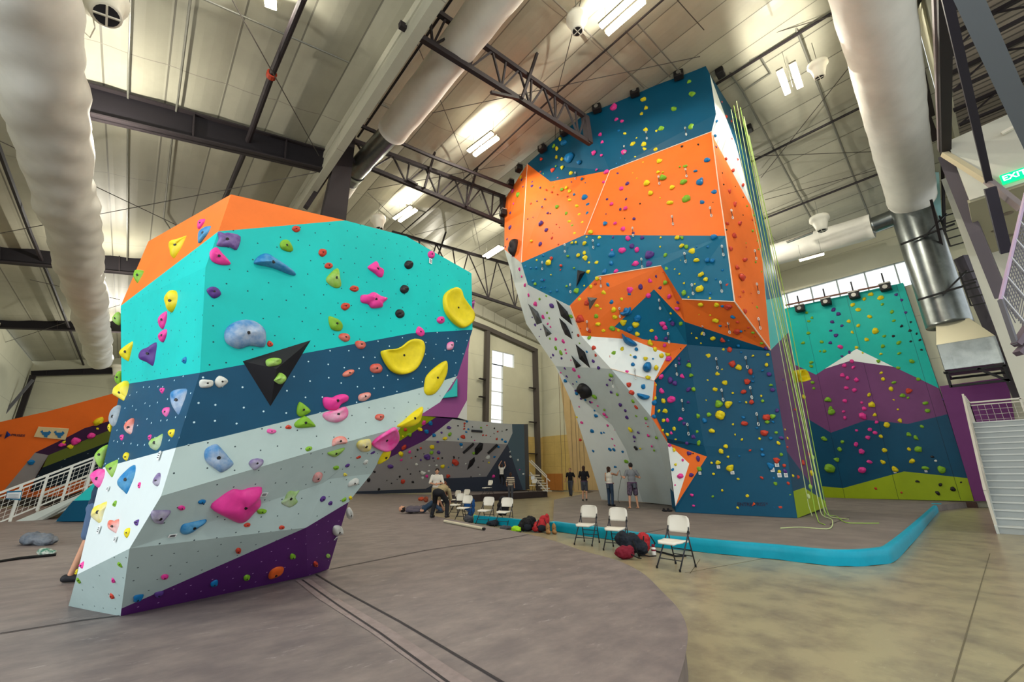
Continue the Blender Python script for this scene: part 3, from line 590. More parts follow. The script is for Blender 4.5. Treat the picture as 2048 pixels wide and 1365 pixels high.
girder('deep dark roof beam running to the top of the black column', 16.9, (-60, 177), (668, 347), (-60, 108), (672, 311))
girder('second roof beam back, between the long white duct and the orange block top', 31.9, (-60, 520), (300, 552), (-60, 488), (300, 517))
girder('third roof beam back in the low hall', 46.5, (-60, 655), (262, 666), (-60, 637), (262, 644))
girder('farthest roof beam of the low hall above the cream end wall', 61.0, (62, 753), (262, 747), (62, 744), (262, 735))
e = empty('steel_column', (4.0, 16.9, 0), 'black tapered steel column rising behind the near bouldering block', 'column')
tp = PY(690, 290, 16.9); k = M()
k.prism([Vector((3.75, 16.7, 0)), Vector((4.25, 16.7, 0)), PY(692, 440, 16.7), PY(716, 236, 16.7), PY(672, 309, 16.7), PY(645, 428, 16.7)], (0, .4, 0)); k.build('shaft', STEEL, e)
k = M(); k.box((4.0, 16.9, .02), (.8, .7, .04)); k.build('base_plate', STEEL, e)
bar('knee_brace', [PY(612, 415, 18.5), PY(655, 350, 18.5)], (.3, .2), STEEL, 'slanting dark brace between the black column and the roof edge', 'steel brace', rd=False)
k = M(); k.beam(Vector((-8.6, 61.2, 0)), PY(66, 752, 61.2), .5, .4); single(k, 'steel_column', STEEL, 'dark column in the far left corner of the low hall', 'column')
bar('eave_brace', [PY(0, 838, 58), PY(66, 760, 58)], (.25, .2), STEEL2, 'pale grey brace in the far left corner of the low hall', 'steel brace', rd=False)
k = M(); k.beam((wc[0] * 0 + PY(974, 700, YF - .3).x, YF - .3, 0), PY(975, 655, YF - .3), .45, .4); single(k, 'steel_column', mat('wall_column', (84, 78, 74), .6), 'dark wall column left of the tall window', 'column', 'wall columns')
k = M(); k.beam((PY(1076, 900, YF - .3).x, YF - .3, 0), PY(1070, 700, YF - .3), .5, .4); single(k, 'steel_column', MATS['wall_column'], 'dark wall column right of the tall window by the corner', 'column', 'wall columns')
bar('rafter', [PY(940, 645, YF - .4), PY(972, 657, YF - .4), PY(1074, 703, YF - .4)], (.3, .45), MATS['wall_column'], 'dark sloping rafter over the tall window', 'roof beam', rd=False)
k = M(); k.prism([PY(930, 618, YF - .5), PY(1090, 690, YF - .5), PY(1090, 600, YF - .5), PY(930, 560, YF - .5)], (0, .3, 0)); struct(k.build('wall_soffit', LINER))
for x_, y_ in ((967, 759), (967, 795), (1066, 777), (1066, 845), (1066, 908)): 
    single(M().box(PY(x_, y_, YF - .35), (1.0, .3, .1)), 'girt_clip', STEEL, 'small dark clip on a wall column beside the tall window', 'bracket', 'girt clips')
# pipes, conduits and bracing rods under the roofs
PIPE = STEEL; CON = mat('conduit', (120, 120, 112), .4, metal=.3); ROD = mat('rod', (70, 66, 62), .5)
def onroof(fn, pts, dz): return [fn(x, y, dz) for x, y in pts]
bar('sprinkler_pipe', onroof(R1, ((607, -5), (545, 145), (484, 316), (440, 420)), .7), .1, PIPE, 'thick black sprinkler pipe over the near block, with a red coupling', 'pipe', n=10)
k = M(); p = R1(543, 150, .7); q = R1(541, 156, .7); d = (q - p).normalized(); k.tube([p - d * .09, p + d * .09], .15, 12); c_ = single(k, 'pipe_coupling', mat('red_coupling', (150, 50, 30), .5), 'red grooved coupling clamped round the thick black pipe', 'coupling')
bar('sprinkler_pipe', onroof(R1, ((-20, 250), (60, 465), (100, 560), (174, 748)), .6), .09, PIPE, 'black sprinkler pipe left of the long fabric duct', 'pipe')
bar('sprinkler_pipe', onroof(R2, ((1330, -4), (1112, 188), (957, 333), (804, 466), (700, 560)), .5), .045, PIPE, 'thin black sprinkler pipe crossing both near trusses', 'pipe')
bar('sprinkler_pipe', onroof(R2, ((905, -4), (716, 274)), .9), .05, PIPE, 'thin black pipe left of the fabric duct', 'pipe')
bar('sprinkler_main', [PY(716, 249, 15.6), PY(860, 312, 15.6), PY(1025, 376, 15.6)], .09, PIPE, 'black sprinkler main with couplings above the middle truss', 'pipe')
for p, q, lb in (((1690, 10), (1430, 170), 'black pipe nearest the tower top'), ((1738, 207), (1500, 325), 'middle black pipe right of the tower'), ((1770, 343), (1522, 440), 'lowest black pipe right of the tower')):
    bar('sprinkler_pipe', [R3(*p, .35), R3(*q, .35)], .06, PIPE, lb, 'pipe')
for fn, pts, r, lb in ((R1, ((262, -5), (256, 168), (255, 360), (254, 545)), .03, 'grey conduit over the near block, left of two'), (R1, ((381, -5), (356, 198), (344, 277), (327, 438), (345, 465)), .035, 'grey conduit over the near block with a bend at its lower end'),
    (R1, ((400, -5), (698, 125)), .03, 'pale conduit crossing the low roof beside the thick pipe'), (R3, ((1352, -8), (1485, 181), (1560, 322), (1640, 470)), .05, 'grey conduit passing over the tower top'),
    (R3, ((1567, -8), (1640, 180), (1690, 310), (1738, 431)), .05, 'grey conduit passing the white fan right of the tower'), (R2, ((1104, -3), (1160, 50), (1288, 176)), .035, 'conduit running from the white fan to the tower crown'),
    (R2, ((1251, 62), (1340, 154)), .03, 'short conduit meeting the tower crown, left of two'), (R2, ((1275, 48), (1362, 147)), .03, 'short conduit meeting the tower crown, right of two'), (R3, ((1498, 120), (1519, 110), (1541, 147), (1488, 181)), .04, 'looped conduit by the twin-tube light right of the tower'),
    (R2, ((735, 195), (790, 222)), .05, 'dark stub pipe under the fabric duct'), (R2, ((812, 413), (850, 424)), .05, 'dark stub pipe beside the third ceiling light')):
    bar('conduit', onroof(fn, pts, .25), r, CON, lb, 'conduit')
rods = [(R1, (462, -5), (638, 312), .9), (R1, (-5, 468), (633, 345), 1.0), (R1, (-5, 280), (356, 452), 1.0), (R1, (60, 560), (240, 600), 1), (R1, (-5, 690), (240, 610), 1), (R2, (1163, -5), (1114, 186), .5), (R2, (864, 226), (1400, 113), .5), (R2, (825, 66), (963, 400), .6), (R2, (735, 380), (1010, 330), .5),
 (R2, (735, 385), (920, 560), .5), (R2, (830, 470), (1008, 425), .6), (R2, (925, 340), (960, 500), .6), (R2, (1114, 190), (1110, 280), .5), (R3, (1348, 125), (1690, 24), .4), (R3, (1498, -5), (1410, 125), .4), (R3, (1714, 115), (1522, 356), .4), (R3, (1502, 313), (1762, 303), .4), (R3, (1530, 400), (1790, 330), .4), (R2, (700, 245), (745, 236), .6), (R2, (1350, -5), (1408, 60), .3)]
for i, (fn, p, q, dz) in enumerate(rods):
    bar('bracing_rod', [fn(*p, dz), fn(*q, dz)], .018, ROD, 'thin dark diagonal bracing rod under the roof lining', 'bracing rod', 'thin roof bracing rods', n=5)
# ---------------------------------------------------------------- ducts
FAB = mat('duct_fabric', (222, 220, 212), .7, noise=.1, nscale=.7, bump=.4); GALV = mat('galvanised', (140, 146, 146), .3, metal=.9, noise=.2, nscale=2)
def duct(name, a, b, r, m, label, n=40, amp=.03, seed=1, rr=None, group=None, sag=0):
    rnd = random.Random(seed); a = Vector(a); b = Vector(b); L_ = (b - a).length; k = M(); t = (b - a).normalized(); x = t.cross(UP) if abs(t.z) < .9 else t.cross(Vector((1, 0, 0))); x.normalize(); y = x.cross(t); ns = 26
    ph = [rnd.uniform(0, 6.3) for _ in range(6)]; vs = []
    for i in range(n + 1):
        f = i / n; c = a.lerp(b, f); R_ = r if rr is None else r * (1 - f) + rr * f
        c = c - UP * sag * math.sin(f * 3.14)
        for j in range(ns):
            al = 2 * math.pi * j / ns; u_ = f * L_; w_ = 1 + amp * (.7 * math.sin(u_ * 1.3 + 2 * al + ph[0]) + .8 * math.sin(u_ * .7 - al + ph[1]) + .6 * math.sin(3 * al + u_ * 2.3 + ph[2]) + .45 * math.sin(u_ * 5.1 + math.sin(al * 2 + ph[4]) * 2 + ph[3]) + .35 * math.sin(5 * al - u_ * 4.2 + ph[5]) + .6 * abs(math.sin(u_ * 1.05 + .5 * math.sin(al + ph[2]))) ** 6)
            vs.append(c + (x * math.cos(al) + y * math.sin(al)) * R_ * w_)
    fs = [(i * ns + j, i * ns + (j + 1) % ns, (i + 1) * ns + (j + 1) % ns, (i + 1) * ns + j) for i in range(n) for j in range(ns)]
    fs += [tuple(range(ns)), tuple(n * ns + ns - 1 - j for j in range(ns))]
    k.add(vs, fs); return single(k, name, m, label, 'air duct', group, smooth=True)
duct('fabric_duct', (-3.35, 6, 10.5), (-3.35, 47, 10.5), .78, FAB, 'long puckered white fabric duct hanging in the low hall', 220, .055, 3)
duct('fabric_duct', (5.76, -1, 15.65), (5.76, 14.5, 15.65), .62, FAB, 'white fabric duct passing through the nearest truss', 50, .02, 5)
duct('metal_duct', (5.74, 14.4, 15.62), (5.4, 18.1, 15.35), .45, GALV, 'short shiny metal duct between two white fabric ducts', 12, 0, 1)
duct('metal_collar', (5.44, 17.7, 15.38), (5.36, 18.4, 15.3), .5, GALV, 'shiny metal collar just behind the middle truss', 4, 0, 1)
duct('fabric_duct', (5.37, 18.3, 15.3), (5.2, 27.5, 14.9), .52, FAB, 'farther white fabric duct behind the black column', 30, .03, 8)
A_ = PL(1745, 0, Vector((0, 0, 1)), 15.5); B_ = PL(1822, 395, Vector((0, 0, 1)), 15.5)
d_ = (A_ - B_).normalized()
duct('fabric_duct', A_ + d_ * 4, B_, .95, FAB, 'thick white fabric duct coming down to the right-hand metal duct', 60, .012, 9, rr=.98)
VD = PX(1905, 640, 28.8)
duct('metal_duct', Vector((28.9, .75, 15.6)), Vector((28.9, .75, 8.5)), .85, GALV, 'vertical spiral metal duct standing over the square filter box', 60, 0, 1)
HB = [PX(1745, 452, 29.2), PX(1550, 498, 29.2)]
duct('metal_duct', Vector((29.0, 1.2, HB[0].z)), HB[0], .45, GALV, 'short horizontal metal duct joining the vertical duct', 8, 0, 1)
duct('fabric_duct', HB[0], Vector((29.2, 16, HB[1].z)), .7, FAB, 'horizontal white duct behind the tower and ropes', 40, .015, 4)
e = empty('filter_box', (28.9, .4, 6.2), 'square galvanised box under the vertical metal duct', 'filter box')
k = M(); k.box((28.9, .4, 6.85), (1.9, 1.9, 1.25)); bevel(k.build('casing', GALV, e), .02)
for i in range(3): k = M(); k.box((27.94, -.2 + i * .6, 6.85), (.04, .05, 1.2)); k.build('rib', GALV, e)
k = M(); vs = [(28.9 + .85 * math.cos(a), .6 + .8 * math.sin(a), 8.55) for a in [math.pi / 4 + i * math.pi / 2 for i in range(4)]]; vs2 = [(28.9 + sx * .95, .4 + sy * .95, 7.45) for sx, sy in ((1, 1), (-1, 1), (-1, -1), (1, -1))]
k.add(vs + vs2, [(0, 1, 5, 4), (1, 2, 6, 5), (2, 3, 7, 6), (3, 0, 4, 7)]); k.build('transition_hood', mat('pale_sheet', (200, 195, 170), .35, metal=.5), e)
e = empty('box_frame', (28.9, .4, 5.6), 'black steel support frame hanging under the galvanised box', 'support frame')
for a, b in (((27.9, -.6, 6.1), (27.9, 1.4, 6.1)), ((29.9, -.6, 6.1), (29.9, 1.4, 6.1)), ((27.9, 1.3, 6.1), (29.9, 1.3, 6.1)), ((27.9, -.5, 6.1), (27.9, -.5, 5.4)), ((27.9, 1.3, 6.1), (27.9, 1.3, 5.4)), ((27.9, -.5, 5.45), (27.9, 1.3, 5.45)), ((27.9, .3, 6.1), (27.9, -.5, 5.4))):
    M().beam(a, b, .1, .1).build('strut', BLACK, e)
for lb, zc in (('lower black bracket ladder holding the vertical metal duct', 9.8), ('upper black bracket ladder holding the vertical metal duct', 12.9)):
    e = empty('duct_bracket', (27.8, 0, zc), lb, 'bracket')
    M().beam((27.85, 1.5, zc), (27.9, -.55, zc + .25), .08, .08).build('arm', BLACK, e); M().beam((27.85, .6, zc), (27.9, -.4, zc + .9), .07, .07).build('arm', BLACK, e)
    for yy in (-.15, -.65): M().beam((27.9, yy, zc - .8), (27.9, yy, zc + .9), .07, .07).build('rail', BLACK, e)
    for i in range(5): M().beam((27.9, -.15, zc - .8 + i * .4), (27.9, -.65, zc - .8 + i * .4), .05, .05).build('rung', BLACK, e)
# ---------------------------------------------------------------- ceiling lamps and fans
LAMP = mat('lamp_tube', (255, 244, 214), .4, emit=22); HOUS = mat('lamp_housing', (120, 116, 104), .6)
def lamp(p, ax, label, L=1.5, W=.5, tubes=2, on=True, grp='ceiling lamps', power=520):
    ax = Vector(ax).normalized(); sx = ax.cross(UP).normalized(); e = empty('ceiling_light', p, label, 'ceiling light', grp); R = Matrix((ax, sx, UP)).transposed(); R = Matrix((ax, sx, ax.cross(sx))).transposed()
    for i in range(tubes):
        off = (i - (tubes - 1) / 2) * W * .55
        M().box(p + sx * off + UP * .09, (L, W * .3, .08), R).build('housing', HOUS, e)
        k = M().box(p + sx * off, (L * .96, W * .27, .07), R); k.build('tube', LAMP if on else mat('lamp_grid', (150, 150, 145), .3, metal=.6), e)
    if on: point_light(p - UP * .05, power, r=.03)
    for s_ in (-.4, .4): M().beam(p + ax * L * s_ + UP * .1, p + ax * L * s_ + UP * 1.0, .012, .012).build('hanger', CON, e)
def seglamp(x0, y0, x1, y1, z, label, **kw):
    a, b = G(x0, y0, z), G(x1, y1, z); lamp((a + b) / 2, b - a, label, L=min((b - a).length, 2.6), **kw)
seglamp(1206, 62, 1284, -8, 16.9, 'bright twin-tube ceiling light nearest the viewer, left of the tower top', W=.7)
seglamp(942, 308, 991, 271, 16.9, 'bright twin-tube ceiling light between the near and middle trusses', W=.7)
seglamp(793, 441, 828, 417, 16.9, 'bright twin-tube ceiling light just above the teal top of the near block', W=.7)
seglamp(970, 515, 1003, 494, 16.9, 'small bright ceiling light beside the grey left rib of the tower', W=.6, power=400)
seglamp(1572, 135, 1588, 182, 16.8, 'bright twin-tube ceiling light right of the tower crown', W=.8)
seglamp(1598, 522, 1649, 508, 13.5, 'single-tube ceiling light below the horizontal duct', W=.5, tubes=1, power=150)
seglamp(1573, 486, 1626, 466, 14.9, 'unlit louvred ceiling light above the horizontal duct', W=.4, tubes=1, on=False)
seglamp(528, -6, 552, 3, 14.0, 'ceiling light cut by the top of the picture over the low hall', W=.6, power=150)
FANW = mat('fan_white', (225, 222, 208), .45)
def fan(x, y, z, dr, label, s=1.0):
    p = G(x, y, z); dr = Vector(dr).normalized(); e = empty('ceiling_fan', p, label, 'ceiling fan', 'barrel-shaped ceiling fans')
    pr = [(-.42, .30), (-.40, .44), (-.22, .46), (-.16, .38), (.0, .33), (.22, .27), (.4, .25), (.42, .22)]
    k = M(); k.tube([p + dr * a * s for a, _ in pr], [r * s for _, r in pr], 20); k.build('barrel', FANW, e, smooth=True)
    k = M(); k.tube([p + dr * .425 * s, p + dr * .43 * s], [.2 * s, .2 * s], 18); k.build('outlet', DARK, e)
    sx = dr.cross(Vector((1, 0, .1))).normalized(); sy = dr.cross(sx)
    for v_ in (sx, sy): M().beam(p + dr * .44 * s - v_ * .2 * s, p + dr * .44 * s + v_ * .2 * s, .03 * s, .03 * s).build('vane', FANW, e)
    M().beam(p - dr * .4 * s, p - dr * .4 * s + UP * 1.0, .02, .02).build('hanger', CON, e)
fan(1154, 48, 16.2, (0, 0, -1), 'white barrel fan left of the nearest ceiling light', .8)
fan(1637, 140, 16.0, (.2, .1, -1), 'white barrel fan beside the light right of the tower', .72)
fan(205, 8, 11.5, (.35, -.4, -.9), 'big white barrel fan with a hanging cord over the low hall', 1.1)
fan(757, 447, 14.5, (.1, -.2, -1), 'small white barrel fan just above the near block', .9)
fan(1641, 448, 14.2, (0, 0, -1), 'white barrel fan near the horizontal duct', 1.0)
fan(452 - 215, 742, 11, (0, 0, -1), 'pale fan half hidden by the left side of the near block', 1.3)
p = G(205, 8, 11.5); bar('pull_cord', [G(158, 20, 11.2), G(166, 62, 10.9), G(180, 75, 10.8), G(190, 55, 10.9), G(186, 36, 11.1)], .012, FANW, 'thin white cord looping below the big white fan', 'cord')
bar('beam_clip', [PY(1061, 640, 30), PY(1072, 632, 30)], .05, STEEL, 'small clip rod under the far roof near the white slab of the tower', 'bracket')
# ---------------------------------------------------------------- right side: gallery, braces, stair
struct(M().prism([(8, -1.3, 15.1), (33.3, -1.3, 15.1), (33.3, -1.3, 16.0), (18, -1.3, 19.2), (8, -1.3, 17.6)], (0, -.15, 0)).build('wall_gable', CREAM))
DECK = mat('roof_deck', (150, 142, 130), .6, stripes=[(0, .3, .08, (95, 90, 84))]); struct(M().box((20, -8, 15.2), (27, 13.4, .1)).build('ceiling', DECK))
struct(M().box((27.1, -7.6, 7.6), (.2, 14, 15.2)).build('wall_right', WWALL))
struct(M().prism([(21.0, -.95, 11), (21.0, -9, 11), (21.0, -9, 14.1), (21.0, -.95, 13.6)], (.25, 0, 0)).build('wall_gallery', WWALL))
struct(M().box((24.1, -5, 11.0), (6.0, 8.2, .12)).build('wall_soffit', mat('soffit_tan', (168, 164, 140), .8)))
for i, X_ in enumerate((11.5, 13.4, 15.3, 17.2, 19.1, 21.4)):
    e = empty('bar_joist', (X_, -1.4, 14.9), 'dark open web joist under the corrugated deck in the gallery corner', 'roof joist', 'gallery joists')
    M().beam((X_, -1.4, 15.0), (X_, -12, 15.0), .12, .12).build('top_chord', STEEL, e); M().beam((X_, -1.4, 14.3), (X_, -12, 14.3), .1, .1).build('bottom_chord', STEEL, e)
    for j in range(9):
        y0 = -1.4 - j * 1.15; M().beam((X_, y0, 15.0 if j % 2 else 14.3), (X_, y0 - 1.15, 14.3 if j % 2 else 15.0), .05, .05).build('web_bar', STEEL, e)
def bm(p, q, d0, d1, wd, m, name, lb, cat='steel brace'): bar(name, [F(*p, d0), F(*q, d1)], wd, m, lb, cat, rd=False)
bm((1888, -40), (1891, 305), 6.9, 13.4, (.26, .3), STEEL, 'edge_girder', 'black steel girder running away along the top right edge of the hall', 'steel beam')
bm((1868, -40), (1879, 300), 7.0, 13.5, (.08, .2), mat('lilac_flange', (150, 142, 145), .5), 'edge_flange', 'pale flange running beside the black girder', 'steel trim')
bm((1880, -66), (1977, 362), 6.2, 12.0, (.17, .2), mat('blue_steel', (48, 46, 58), .5), 'diagonal_brace', 'long blue-black brace crossing behind the big grey brace')
bm((1980, 376), (2012, 505), 11.6, 12.5, (.26, .2), MATS['blue_steel'], 'diagonal_brace', 'lower length of the blue-black brace beneath the cream beam')
bm((1880, -130), (2075, 300), 5.0, 8.0, (.34, .25), mat('slate_steel', (104, 112, 122), .5), 'diagonal_brace', 'big slate grey brace crossing the top right corner')
bm((1889, 308), (1976, 362), 13.2, 12.0, (.2, .16), mat('cream_steel', (190, 180, 150), .5), 'cream_beam', 'cream beam from the black girder to the brace joint', 'steel beam')
bm((1976, 362), (2045, 418), 12.0, 11.4, (.2, .16), mat('mauve_steel', (140, 130, 130), .5), 'cream_beam', 'mauve beam from the brace joint towards the gallery rail', 'steel beam')
bm((1889, 312), (2004, 595), 14.2, 14.8, (.36, .25), mat('purple_steel', (90, 84, 92), .5), 'diagonal_brace', 'wide mauve-grey brace falling towards the stair landing')
bm((1922, 515), (2044, 795), 19.5, 19.5, (.5, .3), mat('column_plum', (82, 76, 86), .5), 'steel_column', 'plum-grey column between the filter box and the white wall', 'column')
bm((1810, -10), (1864, 231), 11.5, 16, (.2, .15), STEEL, 'diagonal_brace', 'dark brace beside the thick fabric duct, nearer the black girder'); bm((1842, -10), (1800, 90), 9.3, 13.5, (.12, .1), STEEL, 'diagonal_brace', 'short dark brace crossing at the thick fabric duct')
bm((1800, 88), (1872, 281), 14.6, 16.5, (.26, .2), STEEL, 'diagonal_brace', 'dark brace from the thick fabric duct down to the black girder')
e = empty('pale_blue_panel', (0, 0, 0), 'pale blue translucent wall strip between the fabric duct and the black girder', 'wall panel')
k = M(); k.prism([F(1806, 110, 17.5), F(1874, 285, 18.5), F(1884, 440, 19.5), F(1866, 430, 19.5), F(1836, 320, 19)], FW * .06); k.build('panel', mat('sky_panel', (150, 196, 200), .4), e)
for p, q in (((1812, 165), (1850, 400)), ((1862, 400), (1890, 520)), ((1884, 300), (1889, 470))): M().beam(F(*p, 17.4), F(*q, 19.2), .1, .1).build('mullion', STEEL, e)
# exit sign
xp = PX(2029, 352, 20.9); e = empty('exit_sign', xp, 'green lit exit sign on the white gallery wall', 'exit sign')
M().box(xp, (.1, .62, .34)).build('sign_face', mat('exit_green', (0, 190, 110), .4, emit=1.6), e)
mw = Matrix.Translation(xp + Vector((-.06, 0, 0))) @ Matrix(((0, 0, -1, 0), (-1, 0, 0, 0), (0, 1, 0, 0), (0, 0, 0, 1)))
textmesh('lettering', 'EXIT', .27, mat('exit_white', (235, 255, 240), .4, emit=2), e, mw)
# gallery guard rail
e = empty('gallery_guardrail', F(2030, 600, 8.5), 'steel mesh guard rail of the upper gallery at the right edge', 'guard rail')
LV = mat('lilac_rail', (170, 150, 178), .45); o0, o1, o2 = F(2052, 385, 8.5), F(2001, 600, 8.5), F(2032, 690, 8.5); sh = F(2090, 470, 8.5) - F(2044, 420, 8.5)
M().beam(o0, o1, .05, .05).build('top_rail', LV, e); M().beam(o1, o2, .09, .05).build('end_post', STEEL2, e)
for i in range(6): 
    a = o0.lerp(o1, .12 + i * .17); M().beam(a, a + sh * (1.2), .06, .03).build('slat', mat('pale_rail', (178, 178, 182), .4, metal=.3), e)
for i in range(26):
    a = o0.lerp(o1, .1 + i * .035) + sh * .12; M().beam(a, a + (o1 - o0).normalized() * .0 + (o2 - o1) * .35 + sh * .25, .012, .012).build('mesh_wire', STEEL2, e)
for i in range(14):
    a = o0.lerp(o1, .1) + sh * (.1 + i * .08); M().beam(a, a + (o1 - o0) * .9, .012, .012).build('mesh_wire', STEEL2, e)
M().beam(o2, F(2075, 625, 8.5), .14, .1).build('toe_board', mat('toe_plum', (96, 84, 96), .5), e)
M().beam(F(2036, 708, 8.5), F(2075, 665, 8.5), .14, .1).build('toe_board', MATS['toe_plum'], e)
for x_, y_ in ((2016, 427), (1994, 461), (2018, 472)): single(M().ell(PL(x_, y_, UP, 10.93), (.16, .16, .02)), 'soffit_light', mat('sprinkler', (120, 110, 95), .5), 'small round fitting in the tan soffit', 'downlight', 'soffit fittings')
single(M().beam(PX(2003, 268, 20.8), PX(2026, 255, 20.8), .1, .1), 'strip_light', FANW, 'small white strip light under the gallery joists', 'strip light')
# stair
STW = mat('stair_white', (196, 200, 198), .5, noise=.05, nscale=2); RAILW = mat('rail_cream', (205, 200, 188), .45)
sx0, sx1, sy0, sy1, NST, SH = 18.7, 23.6, .82, -1.9, 17, 3.42
e = empty('staircase', (sx0, 0, 0), 'white straight staircase rising to a landing at the right edge of the floor', 'staircase')
for i in range(NST):
    xa = sx0 + (sx1 - sx0) * i / NST; xb = sx0 + (sx1 - sx0) * (i + 1) / NST; z = SH * (i + 1) / NST
    k = M(); k.box(((xa + xb) / 2 - .012, (sy0 + sy1) / 2, z - .02), (xb - xa + .03, sy0 - sy1, .04)); t_ = k.build('step', STW, e); M().box((xa + .014, (sy0 + sy1) / 2, z - .13), (.02, sy0 - sy1, .2)).build('riser', mat('riser_grey', (160, 166, 166), .6), e)
k = M(); k.prism([(sx0 - .12, sy0, 0), (sx0 + .25, sy0, 0), (sx1, sy0, SH - .3), (sx1, sy0, SH + .02), (sx0 - .12, sy0, .2)], (0, .06, 0)); k.build('stringer', mat('stringer', (186, 192, 188), .5), e)
M().box((25.2, -.6, SH - .06), (3.2, 3.1, .12)).build('landing', STW, e)
def rail(e, a, b, h, nb, npost, m, kick=0, mesh=True, grid=.11, wires=None):
    a = Vector(a); b = Vector(b); 
    M().beam(a + UP * h, b + UP * h, .06, .06).build('top_rail', m, e); M().beam(a + UP * (h - .12), b + UP * (h - .12), .04, .04).build('mid_rail', m, e); M().beam(a + UP * .12, b + UP * .12, .04, .04).build('bottom_rail', m, e)
    for i in range(npost): p = a.lerp(b, i / (npost - 1)); M().beam(p, p + UP * h, .06, .06).build('post', m, e)
    k = M(); L = (b - a).length; n1 = int(L / grid)
    for i in range(1, n1): p = a.lerp(b, i / n1); k.beam(p + UP * .12, p + UP * (h - .12), .009, .009)
    n2 = int((h - .24) / grid)
    for i in range(1, n2): k.beam(a + UP * (.12 + (h - .24) * i / n2), b + UP * (.12 + (h - .24) * i / n2), .009, .009)
    k.build('wire_mesh', m, e)
r_ = empty('stair_railing', (sx0, sy0, 0), 'cream railing with wire mesh along the left side of the white stair', 'railing')
rail(r_, (sx0 - .05, sy0 + .03, .05), (sx1, sy0 + .03, SH), 1.07, 5, 5, RAILW, grid=.13)
r_ = empty('landing_railing', (26, .9, SH), 'cream railing with square mesh at the back of the stair landing', 'railing')
rail(r_, (24.2, .85, SH), (26.5, .85, SH), 1.07, 5, 3, RAILW, grid=.13); rail(r_, (26.5, .85, SH), (26.5, -2, SH), 1.07, 5, 3, RAILW, grid=.2)
# small stair by the cave
e = empty('small_staircase', F(1075, 980, 33), 'small white staircase with handrails beside the end of the grey cave', 'staircase')
d3 = 33.0
for (p, q) in (((1058, 922), (1100, 963)), ((1062, 921), (1093, 952)), ((1060, 945), (1095, 984)), ((1093, 952), (1095, 985)), ((1068, 953), (1069, 965))):
    M().beam(F(*p, d3), F(*q, d3), .07, .07).build('handrail', RAILW, e)
for i in range(7):
    x_, y_ = 1062 + i * 4.6, 951 + i * 5.2; k = M(); k.beam(F(x_, y_ , d3), F(x_ + 14 - i * .6, y_ + .5, d3 + 1.5), .3, .08); k.build('step', RAILW, e)
single(M().prism([F(1062, 953, 32.8), F(1069, 953, 32.8), F(1069, 960, 32.8), F(1062, 960, 32.8)], FW * .03), 'notice', mat('paper', (225, 228, 232), .6), 'small white paper notice on the little staircase', 'notice')
# ---------------------------------------------------------------- ramp of the low hall
e = empty('ramp', G(60, 1060, .0), 'pale grey steel ramp stringer rising behind the mat on the left', 'ramp')
q0, q1 = F(-40, 1073, 12.6), F(215, 966, 14.4); k = M(); lo = F(-40, 1098, 12.6), F(80, 1043, 13.4), F(112, 1029, 13.7), F(215, 985, 14.4)
k.prism([q0, q1, lo[3], lo[2], lo[1], lo[0]], FW * .08); k.build('stringer', mat('ramp_grey', (178, 186, 182), .5), e)
k = M(); nn = FW * 1.3; k.add([q0, q1, q1 + nn, q0 + nn], [(0, 1, 2, 3)]); k.add([q0 - UP * .05, q1 - UP * .05, q1 + nn - UP * .05, q0 + nn - UP * .05], [(3, 2, 1, 0)]); k.build('ramp_deck', mat('deck_ply', (196, 176, 140), .6), e)
r_ = empty('ramp_railing', q0, 'white ramp railing with wire mesh infill before the orange wall', 'railing')
rail(r_, q0 + UP * .05, q1 + UP * .05, 1.0, 5, 6, mat('rail_white', (206, 208, 202), .45), grid=.12)
r_ = empty('ramp_railing', q0 + nn, 'second white railing on the far side of the ramp', 'railing')
rail(r_, q0 + nn + UP * .05, q1 + nn + UP * .05, 1.0, 5, 6, MATS['rail_white'], grid=.3)
e = empty('notice_board', F(26, 992, 12.4), 'small white and blue notice fixed to the ramp railing', 'notice')
M().prism([F(11, 999, 12.45), F(39, 1001, 12.45), F(42, 982, 12.45), F(14, 983, 12.45)], FW * .03).build('panel', mat('notice_blue', (30, 110, 150), .5), e)
M().prism([F(12, 997, 12.42), F(38, 998, 12.42), F(41, 985, 12.42), F(15, 986, 12.42)], FW * .02).build('paper', MATS['paper'], e)
for i in range(3): M().beam(F(15, 989 + i * 3, 12.4), F(37, 989.5 + i * 3, 12.4), .012, .005).build('text_line', mat('ink', (90, 120, 140), .6), e)
# low hall backdrop: dark crash area behind railing
struct(M().prism([F(-60, 1010, 24), F(250, 960, 24), F(250, 1040, 24), F(-60, 1040, 24)], FW * .1).build('wall_partition', mat('partition', (60, 58, 60), .7)))
# pale board with two blue faces on the orange wall
p0, nn_, _, _ = OW.hit(103, 867); nf = OW.pl['b'][0]
def onOW(x, y, off=.03, pid='b'):
    n, c = OW.pl[pid]; return PL(x, y, n, c) + n * off
e = empty('wall_board', onOW(103, 867), 'pale board with two blue mask-like drawings on the orange wall', 'sign')
M().prism([onOW(*q) for q in ((67.5, 873), (130.5, 879), (137.5, 857), (76.5, 853))], nf * .03).build('board', mat('board_cream', (215, 196, 150), .6), e)
for cx_ in (91, 118):
    k = M(); outl = [(-11, -4), (-6, -7), (-5, -3), (5, -3), (7, -6), (11, -2), (8, 1), (7, 3), (4, 4), (3, 8), (-3, 7), (-4, 3), (-7, 2), (-8, -1)]
    k.prism([onOW(cx_ + a, 866 + b + (cx_ - 91) * .04, .065) for a, b in outl], nf * .01); k.build('drawing', mat('mask_blue', (40, 110, 160), .6), e)
